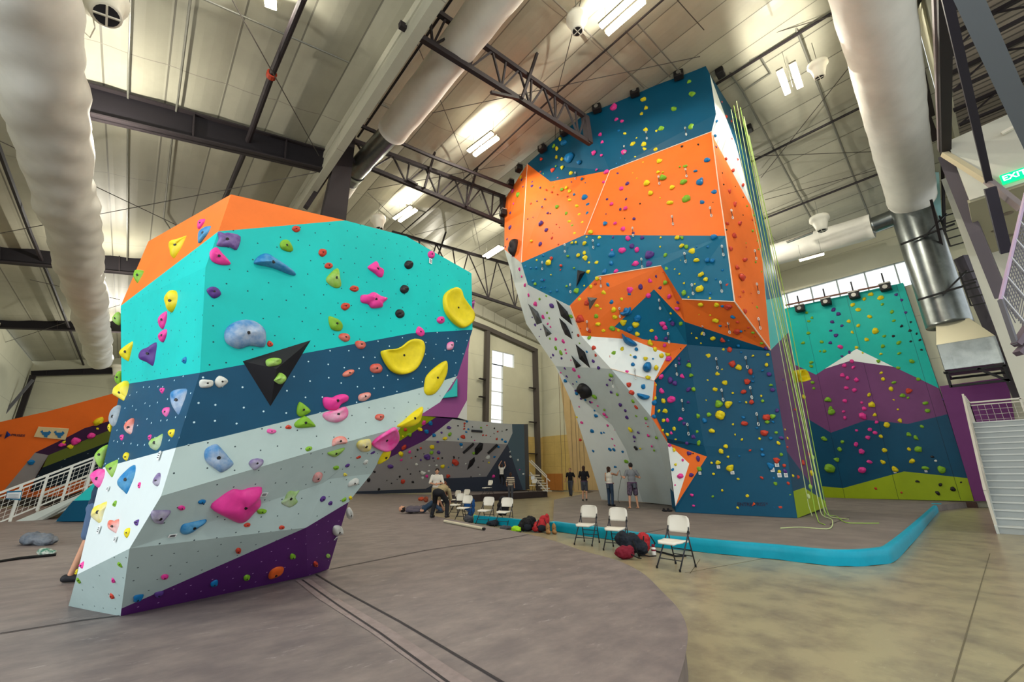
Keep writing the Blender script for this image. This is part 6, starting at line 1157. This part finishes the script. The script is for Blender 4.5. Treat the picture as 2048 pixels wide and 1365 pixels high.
# ---------------------------------------------------------------- people
SKIN = mat('skin', (196, 146, 118), .6, noise=.06, nscale=20)
def aim(f):   # heading for a facing given as (right, away) seen by the viewer
    v = RT * f[0] + FW * f[1]; return math.atan2(-v.x, v.y)
def align(a, b):
    z = (Vector(b) - Vector(a)).normalized(); x = Vector((1, 0, 0)); x = (x - z * x.dot(z)).normalized(); y = z.cross(x); return Matrix((x, y, z)).transposed()
def person(name, label, loc, face, H, pose, shirt, pants, hair, sleeve=.5, leg=1.0, shoes=None, hairlen=0, extra=None, skirtw=1.0):
    J = dict(pel=(0, 0, .95), che=(0, 0, 1.32), nek=(0, 0, 1.47), hed=(0, .02, 1.63), sl=(-.18, 0, 1.42), sr=(.18, 0, 1.42), el=(-.23, -.02, 1.14), er=(.23, -.02, 1.14), hl=(-.24, .06, .90), hr=(.24, .06, .90),
             pl=(-.09, 0, .92), pr=(.09, 0, .92), kl=(-.1, .02, .5), kr=(.1, .02, .5), al=(-.1, 0, .09), ar=(.1, 0, .09), look=(0, 1, 0))
    J.update(pose); J = {k: Vector(v) for k, v in J.items()}
    R = align(J['pel'], J['che']); hd = J['hed']; lk = J['look'].normalized(); hx = lk.cross(UP).normalized() if abs(lk.z) < .95 else Vector((1, 0, 0)); hz = hx.cross(lk); HR = Matrix((hx, lk, hz)).transposed()
    k = M(); k.ell(hd, (.076, .096, .118), HR, 18, 14); k.ell(hd + HR @ Vector((0, .035, -.06)), (.055, .06, .055), HR)
    k.ell(hd + HR @ Vector((0, .1, -.01)), (.014, .02, .026), HR)
    for s in (-1, 1): k.ell(hd + HR @ Vector((s * .078, -.005, -.01)), (.012, .022, .032), HR)
    k.cap(J['nek'] - (hd - J['nek']) * .2, hd + HR @ Vector((0, -.02, -.06)), .05, .052)
    k.ell(J['che'], (.155, .1, .17), R); k.ell((J['che'] + J['pel']) / 2, (.13, .095, .16), R); k.ell(J['pel'], (.15, .11, .12), R)
    for s in 'lr':
        sh, el, ha = J['s' + s], J['e' + s], J['h' + s]
        k.cap(sh, el, .052, .04); k.cap(el, ha, .04, .026); d = (ha - el).normalized(); side = d.cross(Vector((0, 1, 0)));
        if side.length < .2: side = d.cross(Vector((1, 0, 0)))
        side.normalize(); nn = side.cross(d); pc = ha + d * .045; PR = Matrix((side, nn, d)).transposed(); k.ell(pc, (.04, .017, .05), PR)
        for j, (o_, L_) in enumerate(((-.03, .062), (-.01, .075), (.01, .07), (.03, .055))):
            a = ha + d * .075 + side * o_; b = a + d * L_ * .55 + nn * .006; c = b + d * L_ * .45 + nn * .02; k.cap(a, b, .0095, .009, 7); k.cap(b, c, .009, .0075, 7)
        sg = 1 if s == 'l' else -1; a = ha + d * .03 + side * .035 * sg; k.cap(a, a + d * .035 + side * .03 * sg, .011, .009, 7)
        k.cap(J['p' + s], J['k' + s], .085, .054); k.cap(J['k' + s], J['a' + s], .054, .034)
        an = J['a' + s]; fd = Vector((0, 1, 0)) if not pose.get('foot') else Vector(pose['foot']).normalized(); k.cap(an + Vector((0, 0, -.045)) - fd * .04, an + fd * .15 + Vector((0, 0, -.06)), .036, .026)
    body = k.build(name, SKIN, smooth=True); voxel(body, .0085, 4)
    # shirt
    k = M(); k.ell(J['che'], (.185, .128, .19), R); k.ell((J['che'] + J['pel']) / 2, (.165, .122, .2), R); k.ell(J['pel'].lerp(J['che'], .12), (.17, .126, .1), R)
    for s in 'lr':
        if sleeve: k.cap(J['s' + s], J['s' + s].lerp(J['e' + s], min(1, sleeve * 1.2)), .07, .058)
        if sleeve > 1: k.cap(J['e' + s], J['e' + s].lerp(J['h' + s], .9), .055, .042)
    sh_ = k.build('shirt', shirt, body, smooth=True); voxel(sh_, .014, 3)
    k = M(); k.ell(J['pel'] - (J['che'] - J['pel']).normalized() * .03, (.178, .132, .12), R)
    for s in 'lr':
        kn, an, hp = J['k' + s], J['a' + s], J['p' + s]
        if leg <= .55: k.cap(hp, hp.lerp(kn, leg * 1.7), .1 * skirtw, .088 * skirtw)
        else: k.cap(hp, kn, .1, .074); k.cap(kn, kn.lerp(an, (leg - .5) * 1.9), .074, .062)
    pa = k.build('trousers' if leg > .55 else 'shorts', pants, body, smooth=True); voxel(pa, .014, 3)
    k = M(); k.ell(hd + HR @ Vector((0, -.018, .022)), (.086, .098, .108), HR, 16, 12)
    if hairlen:
        k.ell(hd + HR @ Vector((0, -.07, -.05)), (.075, .05, .09 + hairlen * .5), HR); k.cap(hd + HR @ Vector((0, -.09, 0)), hd + Vector((0, 0, -hairlen)) + HR @ Vector((0, -.11, 0)), .05, .025)
    ha_ = k.build('hair', hair, body, smooth=True); voxel(ha_, .012, 2)
    if shoes:
        k = M()
        for s in 'lr':
            an = J['a' + s]; fd = Vector((0, 1, 0)) if not pose.get('foot') else Vector(pose['foot']).normalized(); k = M(); k.cap(an + Vector((0, 0, -.035)) - fd * .045, an + fd * .16 + Vector((0, 0, -.052)), .05, .036)
            so = k.build('shoe', shoes, body, smooth=True); voxel(so, .012, 1)
    k = M()
    for s in (-1, 1): k.ell(hd + HR @ Vector((s * .03, .09, .015)), (.009, .006, .006), HR, 8, 6)
    k.build('eyes', mat('eye_dark', (30, 24, 22), .4), body)
    k = M(); k.ell(hd + HR @ Vector((0, .093, -.052)), (.022, .006, .006), HR, 8, 6); k.build('mouth', mat('lips', (150, 80, 74), .5), body)
    if extra: extra(body, J)
    body.location = loc; body.rotation_euler = (0, 0, aim(face)); body.scale = (H / 1.75,) * 3
    return tag(body, label, 'person')
TB = mat('cloth_black', (26, 26, 30), .8); TG = mat('cloth_grey', (118, 120, 124), .85); JN = mat('denim', (44, 62, 84), .85, noise=.2, nscale=9); TW_ = mat('cloth_white', (205, 200, 190), .85); KH = mat('khaki', (150, 134, 100), .85); DG = mat('cloth_darkgrey', (70, 72, 80), .85); HBR = mat('hair_brown', (58, 36, 26), .7); HDK = mat('hair_dark', (30, 24, 24), .7); SHO = mat('shoe_dark', (34, 34, 38), .6)
PLD = mat('shorts_dark', (40, 42, 54), .85, c2=(110, 90, 110), nscale=14)
def harness(body, J):
    k = M(); R = Matrix.Identity(3); z = J['pel'].z + .03; pts = [Vector((math.cos(a) * .185, math.sin(a) * .138, z)) + Vector((J['pel'].x, J['pel'].y, 0)) for a in [i * math.pi / 8 for i in range(17)]]; k.tube(pts, .02, 6); k.build('harness', mat('harness_purple', (90, 60, 90), .7), body)
    k = M(); k.tube([(.03, -.16, z - .02), (.03, -.17, z - .2)], .065, 12); k.build('chalk_bag', mat('chalk_bag', (72, 78, 88), .8), body)
person('person', 'person in black tee and grey trousers walking towards the viewer by the plywood wall', G(1142, 994, .25), (-.3, -1), 1.74, dict(hl=(-.34, .12, .95), el=(-.3, -.02, 1.14), hr=(.36, -.16, .98), er=(.28, -.1, 1.14), kl=(-.07, .12, .52), al=(-.05, .06, .12), kr=(.1, -.06, .5), ar=(.1, -.3, .12)), TB, DG, HDK, shoes=SHO, sleeve=.6)
person('person', 'person in black tee and grey shorts seen from behind, left of the belaying pair', G(1170, 1003, .25), (.25, 1), 1.78, dict(hl=(-.16, .2, 1.08), hr=(.16, .24, 1.12), el=(-.26, .02, 1.15), er=(.26, .02, 1.15), kl=(-.08, .08, .52), kr=(.1, -.04, .5), ar=(.1, -.2, .12)), TB, DG, HBR, leg=.5, shoes=SHO, sleeve=.7, hairlen=.05, extra=harness)
person('person', 'person in white tank top and blue jeans holding a belay rope at the tower foot', G(1222, 1013, .25), (.75, .6), 1.68, dict(hr=(.14, .52, 1.5), er=(.22, .3, 1.36), hl=(-.1, .24, 1.02), el=(-.25, .04, 1.12), look=(.1, .85, .45)), TW_, JN, HBR, sleeve=0, shoes=SHO, hairlen=.1, extra=harness)
person('person', 'barefoot person in grey tee and dark shorts standing with back to the viewer', G(1268, 1018, .25), (-.1, 1), 1.80, dict(hl=(-.3, .28, 1.22), el=(-.3, .02, 1.16), hr=(.3, .2, 1.2), er=(.34, 0, 1.17), kl=(-.13, .02, .5), al=(-.16, 0, .09), kr=(.13, .02, .5), ar=(.17, 0, .09)), TG, PLD, HDK, leg=.5, sleeve=.55, extra=harness, skirtw=1.15)
person('person', 'person in cream tee and khaki shorts looking down at their hands beside the chairs', G(870, 1026, .0), (.2, -1), 1.86, dict(hl=(-.03, .26, 1.12), el=(-.27, .06, 1.15), hr=(.06, .28, 1.1), er=(.27, .06, 1.15), look=(0, .8, -.6), hed=(0, .05, 1.62)), TW_, KH, HDK, leg=.5, sleeve=.8, shoes=SHO, hairlen=0)
person('person', 'person in black trousers and tan top bent double over a bag', G(879, 1036, .3), (.25, 1), 1.72, dict(pel=(0, -.2, .76), che=(0, .16, .86), nek=(0, .3, .78), hed=(0, .4, .66), look=(0, .5, -.8), sl=(-.17, .26, .8), sr=(.17, .26, .8), el=(-.2, .36, .54), er=(.2, .36, .54), hl=(-.1, .42, .3), hr=(.12, .42, .3), pl=(-.1, -.18, .74), pr=(.1, -.18, .74), kl=(-.2, .04, .43), al=(-.22, -.1, .09), kr=(.22, .06, .43), ar=(.27, -.08, .09)), KH, TB, HBR, shoes=SHO, sleeve=.9)
person('person', 'person with long brown hair in striped top standing before the grey cave', G(1021, 1003, .0), (.15, 1), 1.72, dict(hl=(-.26, .12, .98), el=(-.26, -.02, 1.16)), mat('cloth_striped', (60, 50, 56), .85, stripes=[(2, .11, .05, (214, 200, 176))]), DG, HBR, sleeve=1.0, shoes=SHO, hairlen=.16)
pc, pn_, _, _ = CW.hit(1003, 950)
person('person', 'small climber in white top and black trousers clinging to the blue-grey cave side', F(1003, 975, 31.4), (.2, 1), 1.55, dict(hl=(-.12, .26, 1.92), el=(-.25, .12, 1.66), hr=(.2, .26, 1.85), er=(.3, .1, 1.62), kl=(-.16, .26, .66), al=(-.1, .12, .35), kr=(.16, .24, .6), ar=(.12, .12, .22)), TW_, TB, HBR, sleeve=.4, shoes=SHO, hairlen=.05)
sit = dict(pel=(0, 0, .5), che=(0, .12, .86), nek=(0, .2, 1.0), hed=(0, .27, 1.12), look=(0, .85, -.4), sl=(-.17, .14, .96), sr=(.17, .14, .96), el=(-.22, .26, .7), er=(.22, .26, .7), hl=(-.08, .42, .62), hr=(.1, .42, .62), pl=(-.09, .02, .48), pr=(.09, .02, .48), kl=(-.12, .44, .5), kr=(.12, .44, .5), al=(-.12, .42, .09), ar=(.12, .42, .09))
person('person', 'seated person with long reddish-brown hair behind the person in the cream tee', G(896, 1014, .0), (-.6, -.5), 1.75, sit, mat('cloth_dark_brown', (70, 44, 40), .85), TB, mat('hair_red', (96, 50, 34), .7), sleeve=1.2, shoes=SHO, hairlen=.2)
lie = dict(pel=(0, 0, .14), che=(0, .42, .13), nek=(0, .58, .13), hed=(0, .72, .14), look=(0, .2, 1), sl=(-.18, .52, .11), sr=(.18, .52, .11), el=(-.3, .3, .1), er=(.3, .3, .1), hl=(-.24, .08, .1), hr=(.24, .08, .1), pl=(-.09, -.02, .12), pr=(.09, -.02, .12), kl=(-.12, -.32, .36), kr=(.12, -.34, .3), al=(-.12, -.66, .09), ar=(.12, -.66, .09))
person('person', 'person lying on the grey mat in a dark grey top with knees bent', G(845, 1027, .3), (-1, -.1), 1.7, lie, mat('cloth_plum', (84, 78, 88), .85), JN, HDK, sleeve=1.2, shoes=SHO)
person('person', 'bare-legged person in blue shorts mostly hidden behind the left edge of the near block', G(157, 1158, .3), (.7, .3), 1.66, dict(pel=(.1, .05, .93), che=(.22, .1, 1.28), nek=(.26, .12, 1.42), hed=(.3, .14, 1.56), sl=(.08, .1, 1.38), sr=(.42, .1, 1.38), el=(.02, .2, 1.15), er=(.46, .3, 1.2), hl=(.06, .36, 1.3), hr=(.4, .45, 1.4), pl=(0, .05, .92), pr=(.18, .05, .92), kl=(-.02, .06, .5), kr=(.2, .06, .5), al=(-.06, 0, .09), ar=(.26, 0, .09)), JN, mat('shorts_blue', (80, 100, 130), .85), HBR, leg=.5, sleeve=.6, shoes=SHO)
# ---------------------------------------------------------------- folding chairs
CHW = mat('chair_plastic', (222, 218, 208), .5); CHL = mat('chair_frame', (56, 56, 62), .4, metal=.5)
def chair_proto():
    e = bpy.data.objects.new('folding_chair', None); COL.objects.link(e)
    k = M(); n = 8; vs = []
    for r, (z, w_, dy) in enumerate(((.56, .40, 0), (.60, .42, -.01), (.72, .43, -.035), (.80, .40, -.05), (.835, .33, -.055), (.845, .24, -.056))):
        for i in range(n + 1):
            t = i / n * 2 - 1; vs.append((t * w_ / 2, -.19 + dy - .035 * (1 - t * t) , z))
    N_ = len(vs); vs += [(x, y - .018, z) for x, y, z in vs]; fs = []
    for r in range(5):
        for i in range(n):
            a = r * (n + 1) + i; fs.append((a, a + 1, a + n + 2, a + n + 1)); fs.append((N_ + a, N_ + a + n + 1, N_ + a + n + 2, N_ + a + 1))
    per = [i for i in range(n + 1)] + [r * (n + 1) + n for r in range(1, 6)] + [5 * (n + 1) + i for i in range(n - 1, -1, -1)] + [r * (n + 1) for r in range(4, 0, -1)]
    for a, b in zip(per, per[1:] + per[:1]): fs.append((a, N_ + a, N_ + b, b))
    k.add(vs, fs); fixn(k.build('backrest', CHW, e, smooth=True))
    k = M(); vs = []; ny = 8
    for j in range(ny + 1):
        y = -.17 + .42 * j / ny; w_ = .40 if j < ny - 1 else (.37 if j == ny - 1 else .30)
        for i in range(n + 1):
            t = i / n * 2 - 1; vs.append((t * w_ / 2, y, .445 - .018 * (1 - t * t) * math.sin(j / ny * 3.14) + (.012 if 1 < j < 4 else 0) - .02 * (j == ny)))
    N_ = len(vs); vs += [(x, y, z - .03) for x, y, z in vs]; fs = []
    for r in range(ny):
        for i in range(n): a = r * (n + 1) + i; fs.append((a, a + 1, a + n + 2, a + n + 1)); fs.append((N_ + a, N_ + a + n + 1, N_ + a + n + 2, N_ + a + 1))
    per = [i for i in range(n + 1)] + [r * (n + 1) + n for r in range(1, ny + 1)] + [ny * (n + 1) + i for i in range(n - 1, -1, -1)] + [r * (n + 1) for r in range(ny - 1, 0, -1)]
    for a, b in zip(per, per[1:] + per[:1]): fs.append((a, N_ + a, N_ + b, b))
    k.add(vs, fs); fixn(k.build('seat', CHW, e, smooth=True))
    for s in (-1, 1):
        M().tube([(s * .2, -.22, .66), (s * .205, -.17, .55), (s * .215, .25, .02)], .0125, 8).build('leg', CHL, e, smooth=True)
        M().tube([(s * .19, -.19, .585), (s * .185, -.12, .42), (s * .185, -.33, .02)] if False else [(s * .19, -.17, .57), (s * .19, -.33, .02)], .0125, 8).build('leg', CHL, e, smooth=True)
        for y, x in ((.25, .215), (-.33, .19)): M().tube([(s * x, y, 0), (s * x, y, .04)], .018, 8).build('foot_cap', BLACK, e)
        M().ell((s * .2, -.19, .575), (.02, .03, .035)).build('hinge', BLACK, e)
    for a in (((-.19, -.285, .18), (.19, -.285, .18)), ((-.19, -.255, .28), (.19, -.255, .28)), ((-.21, .14, .15), (.21, .14, .15))): M().tube(a, .009, 6).build('crossbar', CHL, e)
    return e
cp = chair_proto(); first = True
def chair(x, y, z, face, label):
    global first
    if first: o = cp; first = False
    else:
        o = cp.copy(); COL.objects.link(o)
        for ch in cp.children: c = ch.copy(); COL.objects.link(c); c.parent = o
    o.location = G(x, y, z); o.rotation_euler = (0, 0, aim(face)); tag(o, label, 'chair', 'white folding chairs')
chair(1174, 1089, 0, (-.5, -.87), 'white folding chair nearest the blue pad edge, leftmost of the three in front')
chair(1234, 1100, 0, (-.52, -.86), 'white folding chair right behind the maroon and black bags')
chair(1352, 1137, 0, (-.76, -.65), 'white folding chair nearest the viewer, right of the bags and bottle')
chair(970, 1049, 0, (-.45, -.9), 'white folding chair with an empty back, left of the chair draped with a black jacket')
chair(1008, 1053, 0, (-.4, -.9), 'white folding chair draped with a black jacket')
chair(927, 1042, 0, (-.4, -.9), 'white folding chair in front of the blue coat')
chair(913, 1033, 0, (-.5, -.85), 'white folding chair just right of the bending person')
chair(907, 1019, 0, (-.7, -.7), 'white folding chair in the cluster behind the bending person, back leaning left')
chair(927, 1014, 0, (-.6, -.8), 'white folding chair farthest back in the cluster by the mat')
chair(886, 1021, 0, (-.8, -.5), 'white folding chair half hidden behind the bending person')
chair(974, 992, .43, (-.7, -.6), 'white folding chair alone on the low dark platform')
chair(1066, 984, .43, (-.5, -.8), 'white folding chair on the platform beside the small white staircase')
# ---------------------------------------------------------------- bags, coats and other loose things
def blob(name, loc, parts, m, label, cat, rz=0, vs=.014, group=None, kids=()):
    k = M()
    for c, r in parts: k.ell(c, r, None, 14, 10)
    o = k.build(name, m, smooth=True); voxel(o, vs, 2)
    if vs >= .014:
        tx = bpy.data.textures.get('folds') or bpy.data.textures.new('folds', 'CLOUDS'); tx.noise_scale = .11; tx.noise_depth = 3
        dm = o.modifiers.new('folds', 'DISPLACE'); dm.texture = tx; dm.strength = .09; dm.mid_level = .5; dm.texture_coords = 'GLOBAL'
    o.location = loc; o.rotation_euler = (0, 0, rz)
    for nm, mm, fn in kids: kk = M(); fn(kk); kk.build(nm, mm, o, smooth=True)
    return tag(o, label, cat, group)
MAR = mat('cloth_maroon', (116, 22, 42), .75); RED = mat('cloth_red', (170, 36, 44), .7, noise=.15, nscale=8); NVB = mat('cloth_inky', (30, 36, 46), .8, noise=.25, nscale=9); BLC = mat('cloth_royal', (16, 70, 130), .75, noise=.2, nscale=6); LIME = mat('cloth_lime', (150, 205, 30), .6); TAN = mat('suede_tan', (150, 112, 70), .85); STR = mat('strap', (18, 18, 20), .7)
rz0 = aim((0, 1))
def straps(kk): kk.tube([(-.1, -.12, .08), (-.14, -.2, .2), (-.08, -.14, .34)], .014, 6); kk.tube([(.1, -.12, .08), (.14, -.2, .2), (.08, -.14, .34)], .014, 6)
def pocket(kk): kk.ell((0, -.14, .12), (.13, .05, .09))
blob('backpack', G(1055, 1063, 0), [((0, 0, .18), (.24, .15, .18)), ((.1, .02, .3), (.16, .12, .12)), ((-.12, -.03, .14), (.15, .14, .13))], TB, 'black backpack slumped against the blue pad edge', 'backpack', rz0, kids=(('strap', STR, straps), ('pocket', NVB, pocket)))
blob('backpack', G(1083, 1065, 0), [((0, 0, .17), (.2, .15, .17)), ((.1, .02, .3), (.15, .12, .15)), ((.16, 0, .42), (.07, .06, .08)), ((-.14, -.02, .12), (.12, .13, .11))], RED, 'red and black backpack leaning beside the tan boots', 'backpack', rz0, kids=(('strap', STR, straps), ('pocket', NVB, pocket)))
for i, dx in enumerate((0, .17)):
    blob('boot', G(1096, 1068, 0) + RT * dx, [((0, 0, .14), (.06, .08, .13)), ((-.03, -.1, .05), (.06, .12, .055))], TAN, ('tan suede boot, left of the pair', 'tan suede boot, right of the pair')[i] + ' by the red backpack', 'boot', rz0 + .3, vs=.01, kids=(('lace', STR, lambda kk: kk.tube([(-.04, -.06, .14), (.03, -.07, .17)], .008, 5)),))
blob('duffel_bag', G(1263, 1112, 0), [((0, 0, .22), (.24, .17, .2)), ((-.14, .02, .3), (.16, .12, .15)), ((.2, 0, .14), (.15, .14, .13))], NVB, 'black bag heaped on the maroon one behind the nearest chairs', 'bag', rz0, kids=(('strap', STR, lambda kk: (kk.tube([(.1, -.16, .05), (.3, -.2, .02), (.45, -.15, .02)], .012, 6), kk.tube([(0, -.17, .3), (.05, -.24, .12), (.1, -.2, .01)], .012, 6))),))
blob('backpack', G(1250, 1119, 0), [((0, 0, .12), (.19, .13, .12)), ((.08, 0, .14), (.12, .12, .1))], MAR, 'maroon bag lying in front of the black bag', 'backpack', rz0, kids=(('strap', STR, lambda kk: kk.tube([(.1, -.12, .1), (.22, -.1, .04), (.3, -.05, .02)], .012, 6)),))
blob('backpack', G(1289, 1106, 0), [((0, 0, .2), (.15, .12, .2)), ((-.05, 0, .3), (.1, .1, .1))], RED, 'bright red backpack standing beside the water bottle', 'backpack', rz0 + .3, kids=(('strap', STR, straps),))
p = G(1308, 1111, 0); e = empty('water_bottle', p, 'white water bottle with a dark red cap beside the red backpack', 'bottle')
M().tube([p, p + UP * .01, p + UP * .13, p + UP * .15], [.04, .045, .045, .03], 14).build('body', mat('bottle_white', (220, 218, 214), .35), e, smooth=True, origin=None); M().tube([p + UP * .15, p + UP * .2], .032, 12).build('cap', MAR, e)
M().tube([p + UP * .08, p + UP * .11], .0465, 14).build('band', MAR, e)
k = M(); pts = [G(1312, 1103, .02), G(1330, 1107, .02), G(1352, 1113, .02), G(1372, 1112, .02)]; k.tube(pts, .018, 6); single(k, 'webbing_strap', STR, 'loose black strap on the concrete beneath the nearest chair', 'strap')
for i, (x, y) in enumerate(((1330, 1024), (1339, 1024))):
    blob('sandal', G(x, y, .25), [((0, 0, .035), (.05, .12, .035)), ((0, .04, .08), (.045, .04, .05))], TB, 'black sandal on the pad, %s of two near the white tower panel' % ('left', 'right')[i], 'sandal', rz0 + 1.2, vs=.01)
blob('coat', G(938, 1036, 0), [((0, 0, .62), (.2, .1, .12)), ((.08, 0, .35), (.14, .09, .36)), ((-.1, .0, .45), (.12, .08, .2))], BLC, 'royal blue coat hung over a chair back in the cluster', 'coat', rz0)
blob('coat', G(1006, 1050, 0), [((0, .05, .78), (.17, .09, .1)), ((.02, .02, .55), (.17, .1, .28)), ((-.08, .08, .5), (.12, .1, .25))], TB, 'black jacket draped over a white folding chair back', 'coat', rz0)
blob('bag', G(939, 1046, 0), [((0, 0, .1), (.2, .12, .11)), ((-.08, .02, .13), (.12, .1, .1))], DG, 'grey bag with a lime edge under the blue coat', 'bag', rz0, kids=(('trim', LIME, lambda kk: kk.ell((.17, -.02, .13), (.05, .1, .14))),))
blob('bag', G(985, 1053, 0), [((0, 0, .08), (.2, .11, .09)), ((.1, .02, .1), (.1, .08, .08))], NVB, 'dark bag lying under the chairs beside the lime helmet', 'bag', rz0)
blob('shoe_pile', G(1012, 1060, 0), [((0, 0, .05), (.18, .09, .06)), ((-.1, .03, .05), (.08, .06, .05))], DG, 'dark grey climbing shoes left of the lime helmet', 'shoes', rz0)
blob('helmet', G(1032, 1066, 0), [((0, 0, .07), (.15, .12, .11))], LIME, 'lime green helmet on the concrete at the mat edge', 'helmet', rz0, kids=(('rim', NVB, lambda kk: kk.tube([Vector((math.cos(a) * .15, math.sin(a) * .12, .03)) for a in [i * .5236 for i in range(13)]], .014, 6)),))
e0, e1 = G(889, 1043, .336), G(966, 1058, .336); k = M(); k.tube([e0, e1], .035, 10); o = single(k, 'white_pole', mat('pole_white', (205, 198, 176), .5), 'cream pole lying on the grey mat along its edge', 'pole'); M().tube([e1, e1 + (e1 - e0).normalized() * .08], .03, 10).build('end_cap', BLACK, o)
blob('bag', G(842, 1003, .3), [((0, 0, .1), (.16, .1, .1))], mat('cloth_rust', (170, 70, 44), .8), 'small rust red bag on the mat before the grey cave', 'bag', rz0)
blob('bag', G(852, 1005, .3), [((0, 0, .12), (.12, .1, .14))], mat('cloth_brick', (130, 64, 44), .8), 'small brick brown bag right of the rust red one', 'bag', rz0)
blob('crash_pillow', G(72, 1090, .3), [((0, 0, .09), (.32, .18, .1)), ((-.2, .05, .1), (.18, .15, .1)), ((.22, -.03, .07), (.2, .15, .08))], mat('pillow_slate', (92, 100, 112), .8, c2=(118, 124, 132), nscale=5), 'slate grey fabric cushion on the mat at the far left', 'cushion', rz0 - .1)
k = M(); k.tube([G(-20, 1127, .31), G(40, 1117, .32), G(112, 1110, .32)], .022, 6); single(k, 'brush_handle', STR, 'long black stick lying on the mat below the slate cushion', 'stick')
blob('climbing_shoe', G(92, 1113, .3), [((-.03, 0, .06), (.1, .07, .06)), ((.07, 0, .05), (.08, .05, .045))], mat('shoe_green', (40, 110, 90), .7, c2=(205, 205, 195), nscale=14), 'green and white rolled cloth lying on the long black stick', 'cloth', rz0)
# ---------------------------------------------------------------- ropes
GRN = mat('rope_green', (150, 190, 80), .7); PLG = mat('rope_pale', (190, 205, 150), .7); BRR = mat('rope_brown', (120, 104, 80), .8)
def plumb(x, y, d):  # vertical line through the pixel at distance d
    q = F(x, y, d); return q
for i, (x, d, ztop, m, tail, lb) in enumerate(((1622, 14.6, 18.0, PLG, None, 'pale green rope hanging straight beside the tower, leftmost of the bundle'), (1630, 14.2, 18.0, GRN, [(1638, 1045), (1650, 1050)], 'green rope second from the left beside the tower'),
     (1637, 13.9, 18.1, PLG, [(1664, 1040), (1662, 1056), (1640, 1058), (1600, 1055), (1561, 1057)], 'pale rope whose long tail runs left along the pad'), (1643, 14.0, 18.1, GRN, [(1672, 1033), (1690, 1045), (1720, 1047), (1758, 1047)], 'green rope whose tail runs right along the pad'),
     (1647, 14.3, 18.1, GRN, None, 'green rope in the middle right of the hanging bundle'), (1651, 13.8, 18.0, PLG, [(1668, 1036), (1697, 1039)], 'pale rope with a short curled tail on the pad'), (1656, 14.4, 17.9, GRN, None, 'green rope, rightmost of the bundle beside the tower'))):
    b = F(x, 1020, d); b.z = .34; k = M(); pts = [Vector((b.x + .05 * math.sin(z * .5 + i), b.y + .05 * math.cos(z * .4 + i), z)) for z in np.linspace(ztop - 1.2 - .25 * i, .6, 14)]
    pts.append(Vector((b.x, b.y, .3)))
    if tail:
        tp = [G(px_, py_, .27) for px_, py_ in tail]; pts = pts[:-1] + [Vector((b.x, b.y, .42)).lerp(tp[0], .35)] + tp; pts = smoothpoly(pts, 4)
    k.tube([Vector(p) for p in pts], .012, 6); o = single(k, 'climbing_rope', m, lb, 'rope', 'ropes beside the tower')
    if i in (0, 1, 4): M().ell((b.x, b.y, .9 + .3 * i), (.05, .05, .08)).build('knot', m, o)
for i, (x, y0, y1) in enumerate(((1125, 620, 978), (1133, 640, 980), (1148, 760, 982), (1157, 770, 984), (1163, 790, 985), (1172, 800, 985))):
    k = M(); b = F(x, y1, 37); t_ = F(x - (x - 1024) * (y1 - y0) / 3000, y0, 37); b.z = .35; t_.x, t_.y = b.x, b.y; k.tube([t_, b], .022, 5); single(k, 'climbing_rope', BRR, 'thin brown rope hanging in front of the pale plywood by the tower', 'rope', 'thin brown ropes by the plywood')
k = M(); P0 = G(1222, 1013, .25); k.tube([Vector(p) for p in (F(1239, 941, 18.2), F(1243, 955, 18.2), F(1238, 980, 18.4), F(1236, 1000, 18.6), F(1239, 1007, 18.8))], .012, 5); single(k, 'belay_rope', mat('rope_grey', (90, 96, 92), .8), 'grey rope looping from the raised hand of the person in jeans', 'rope')
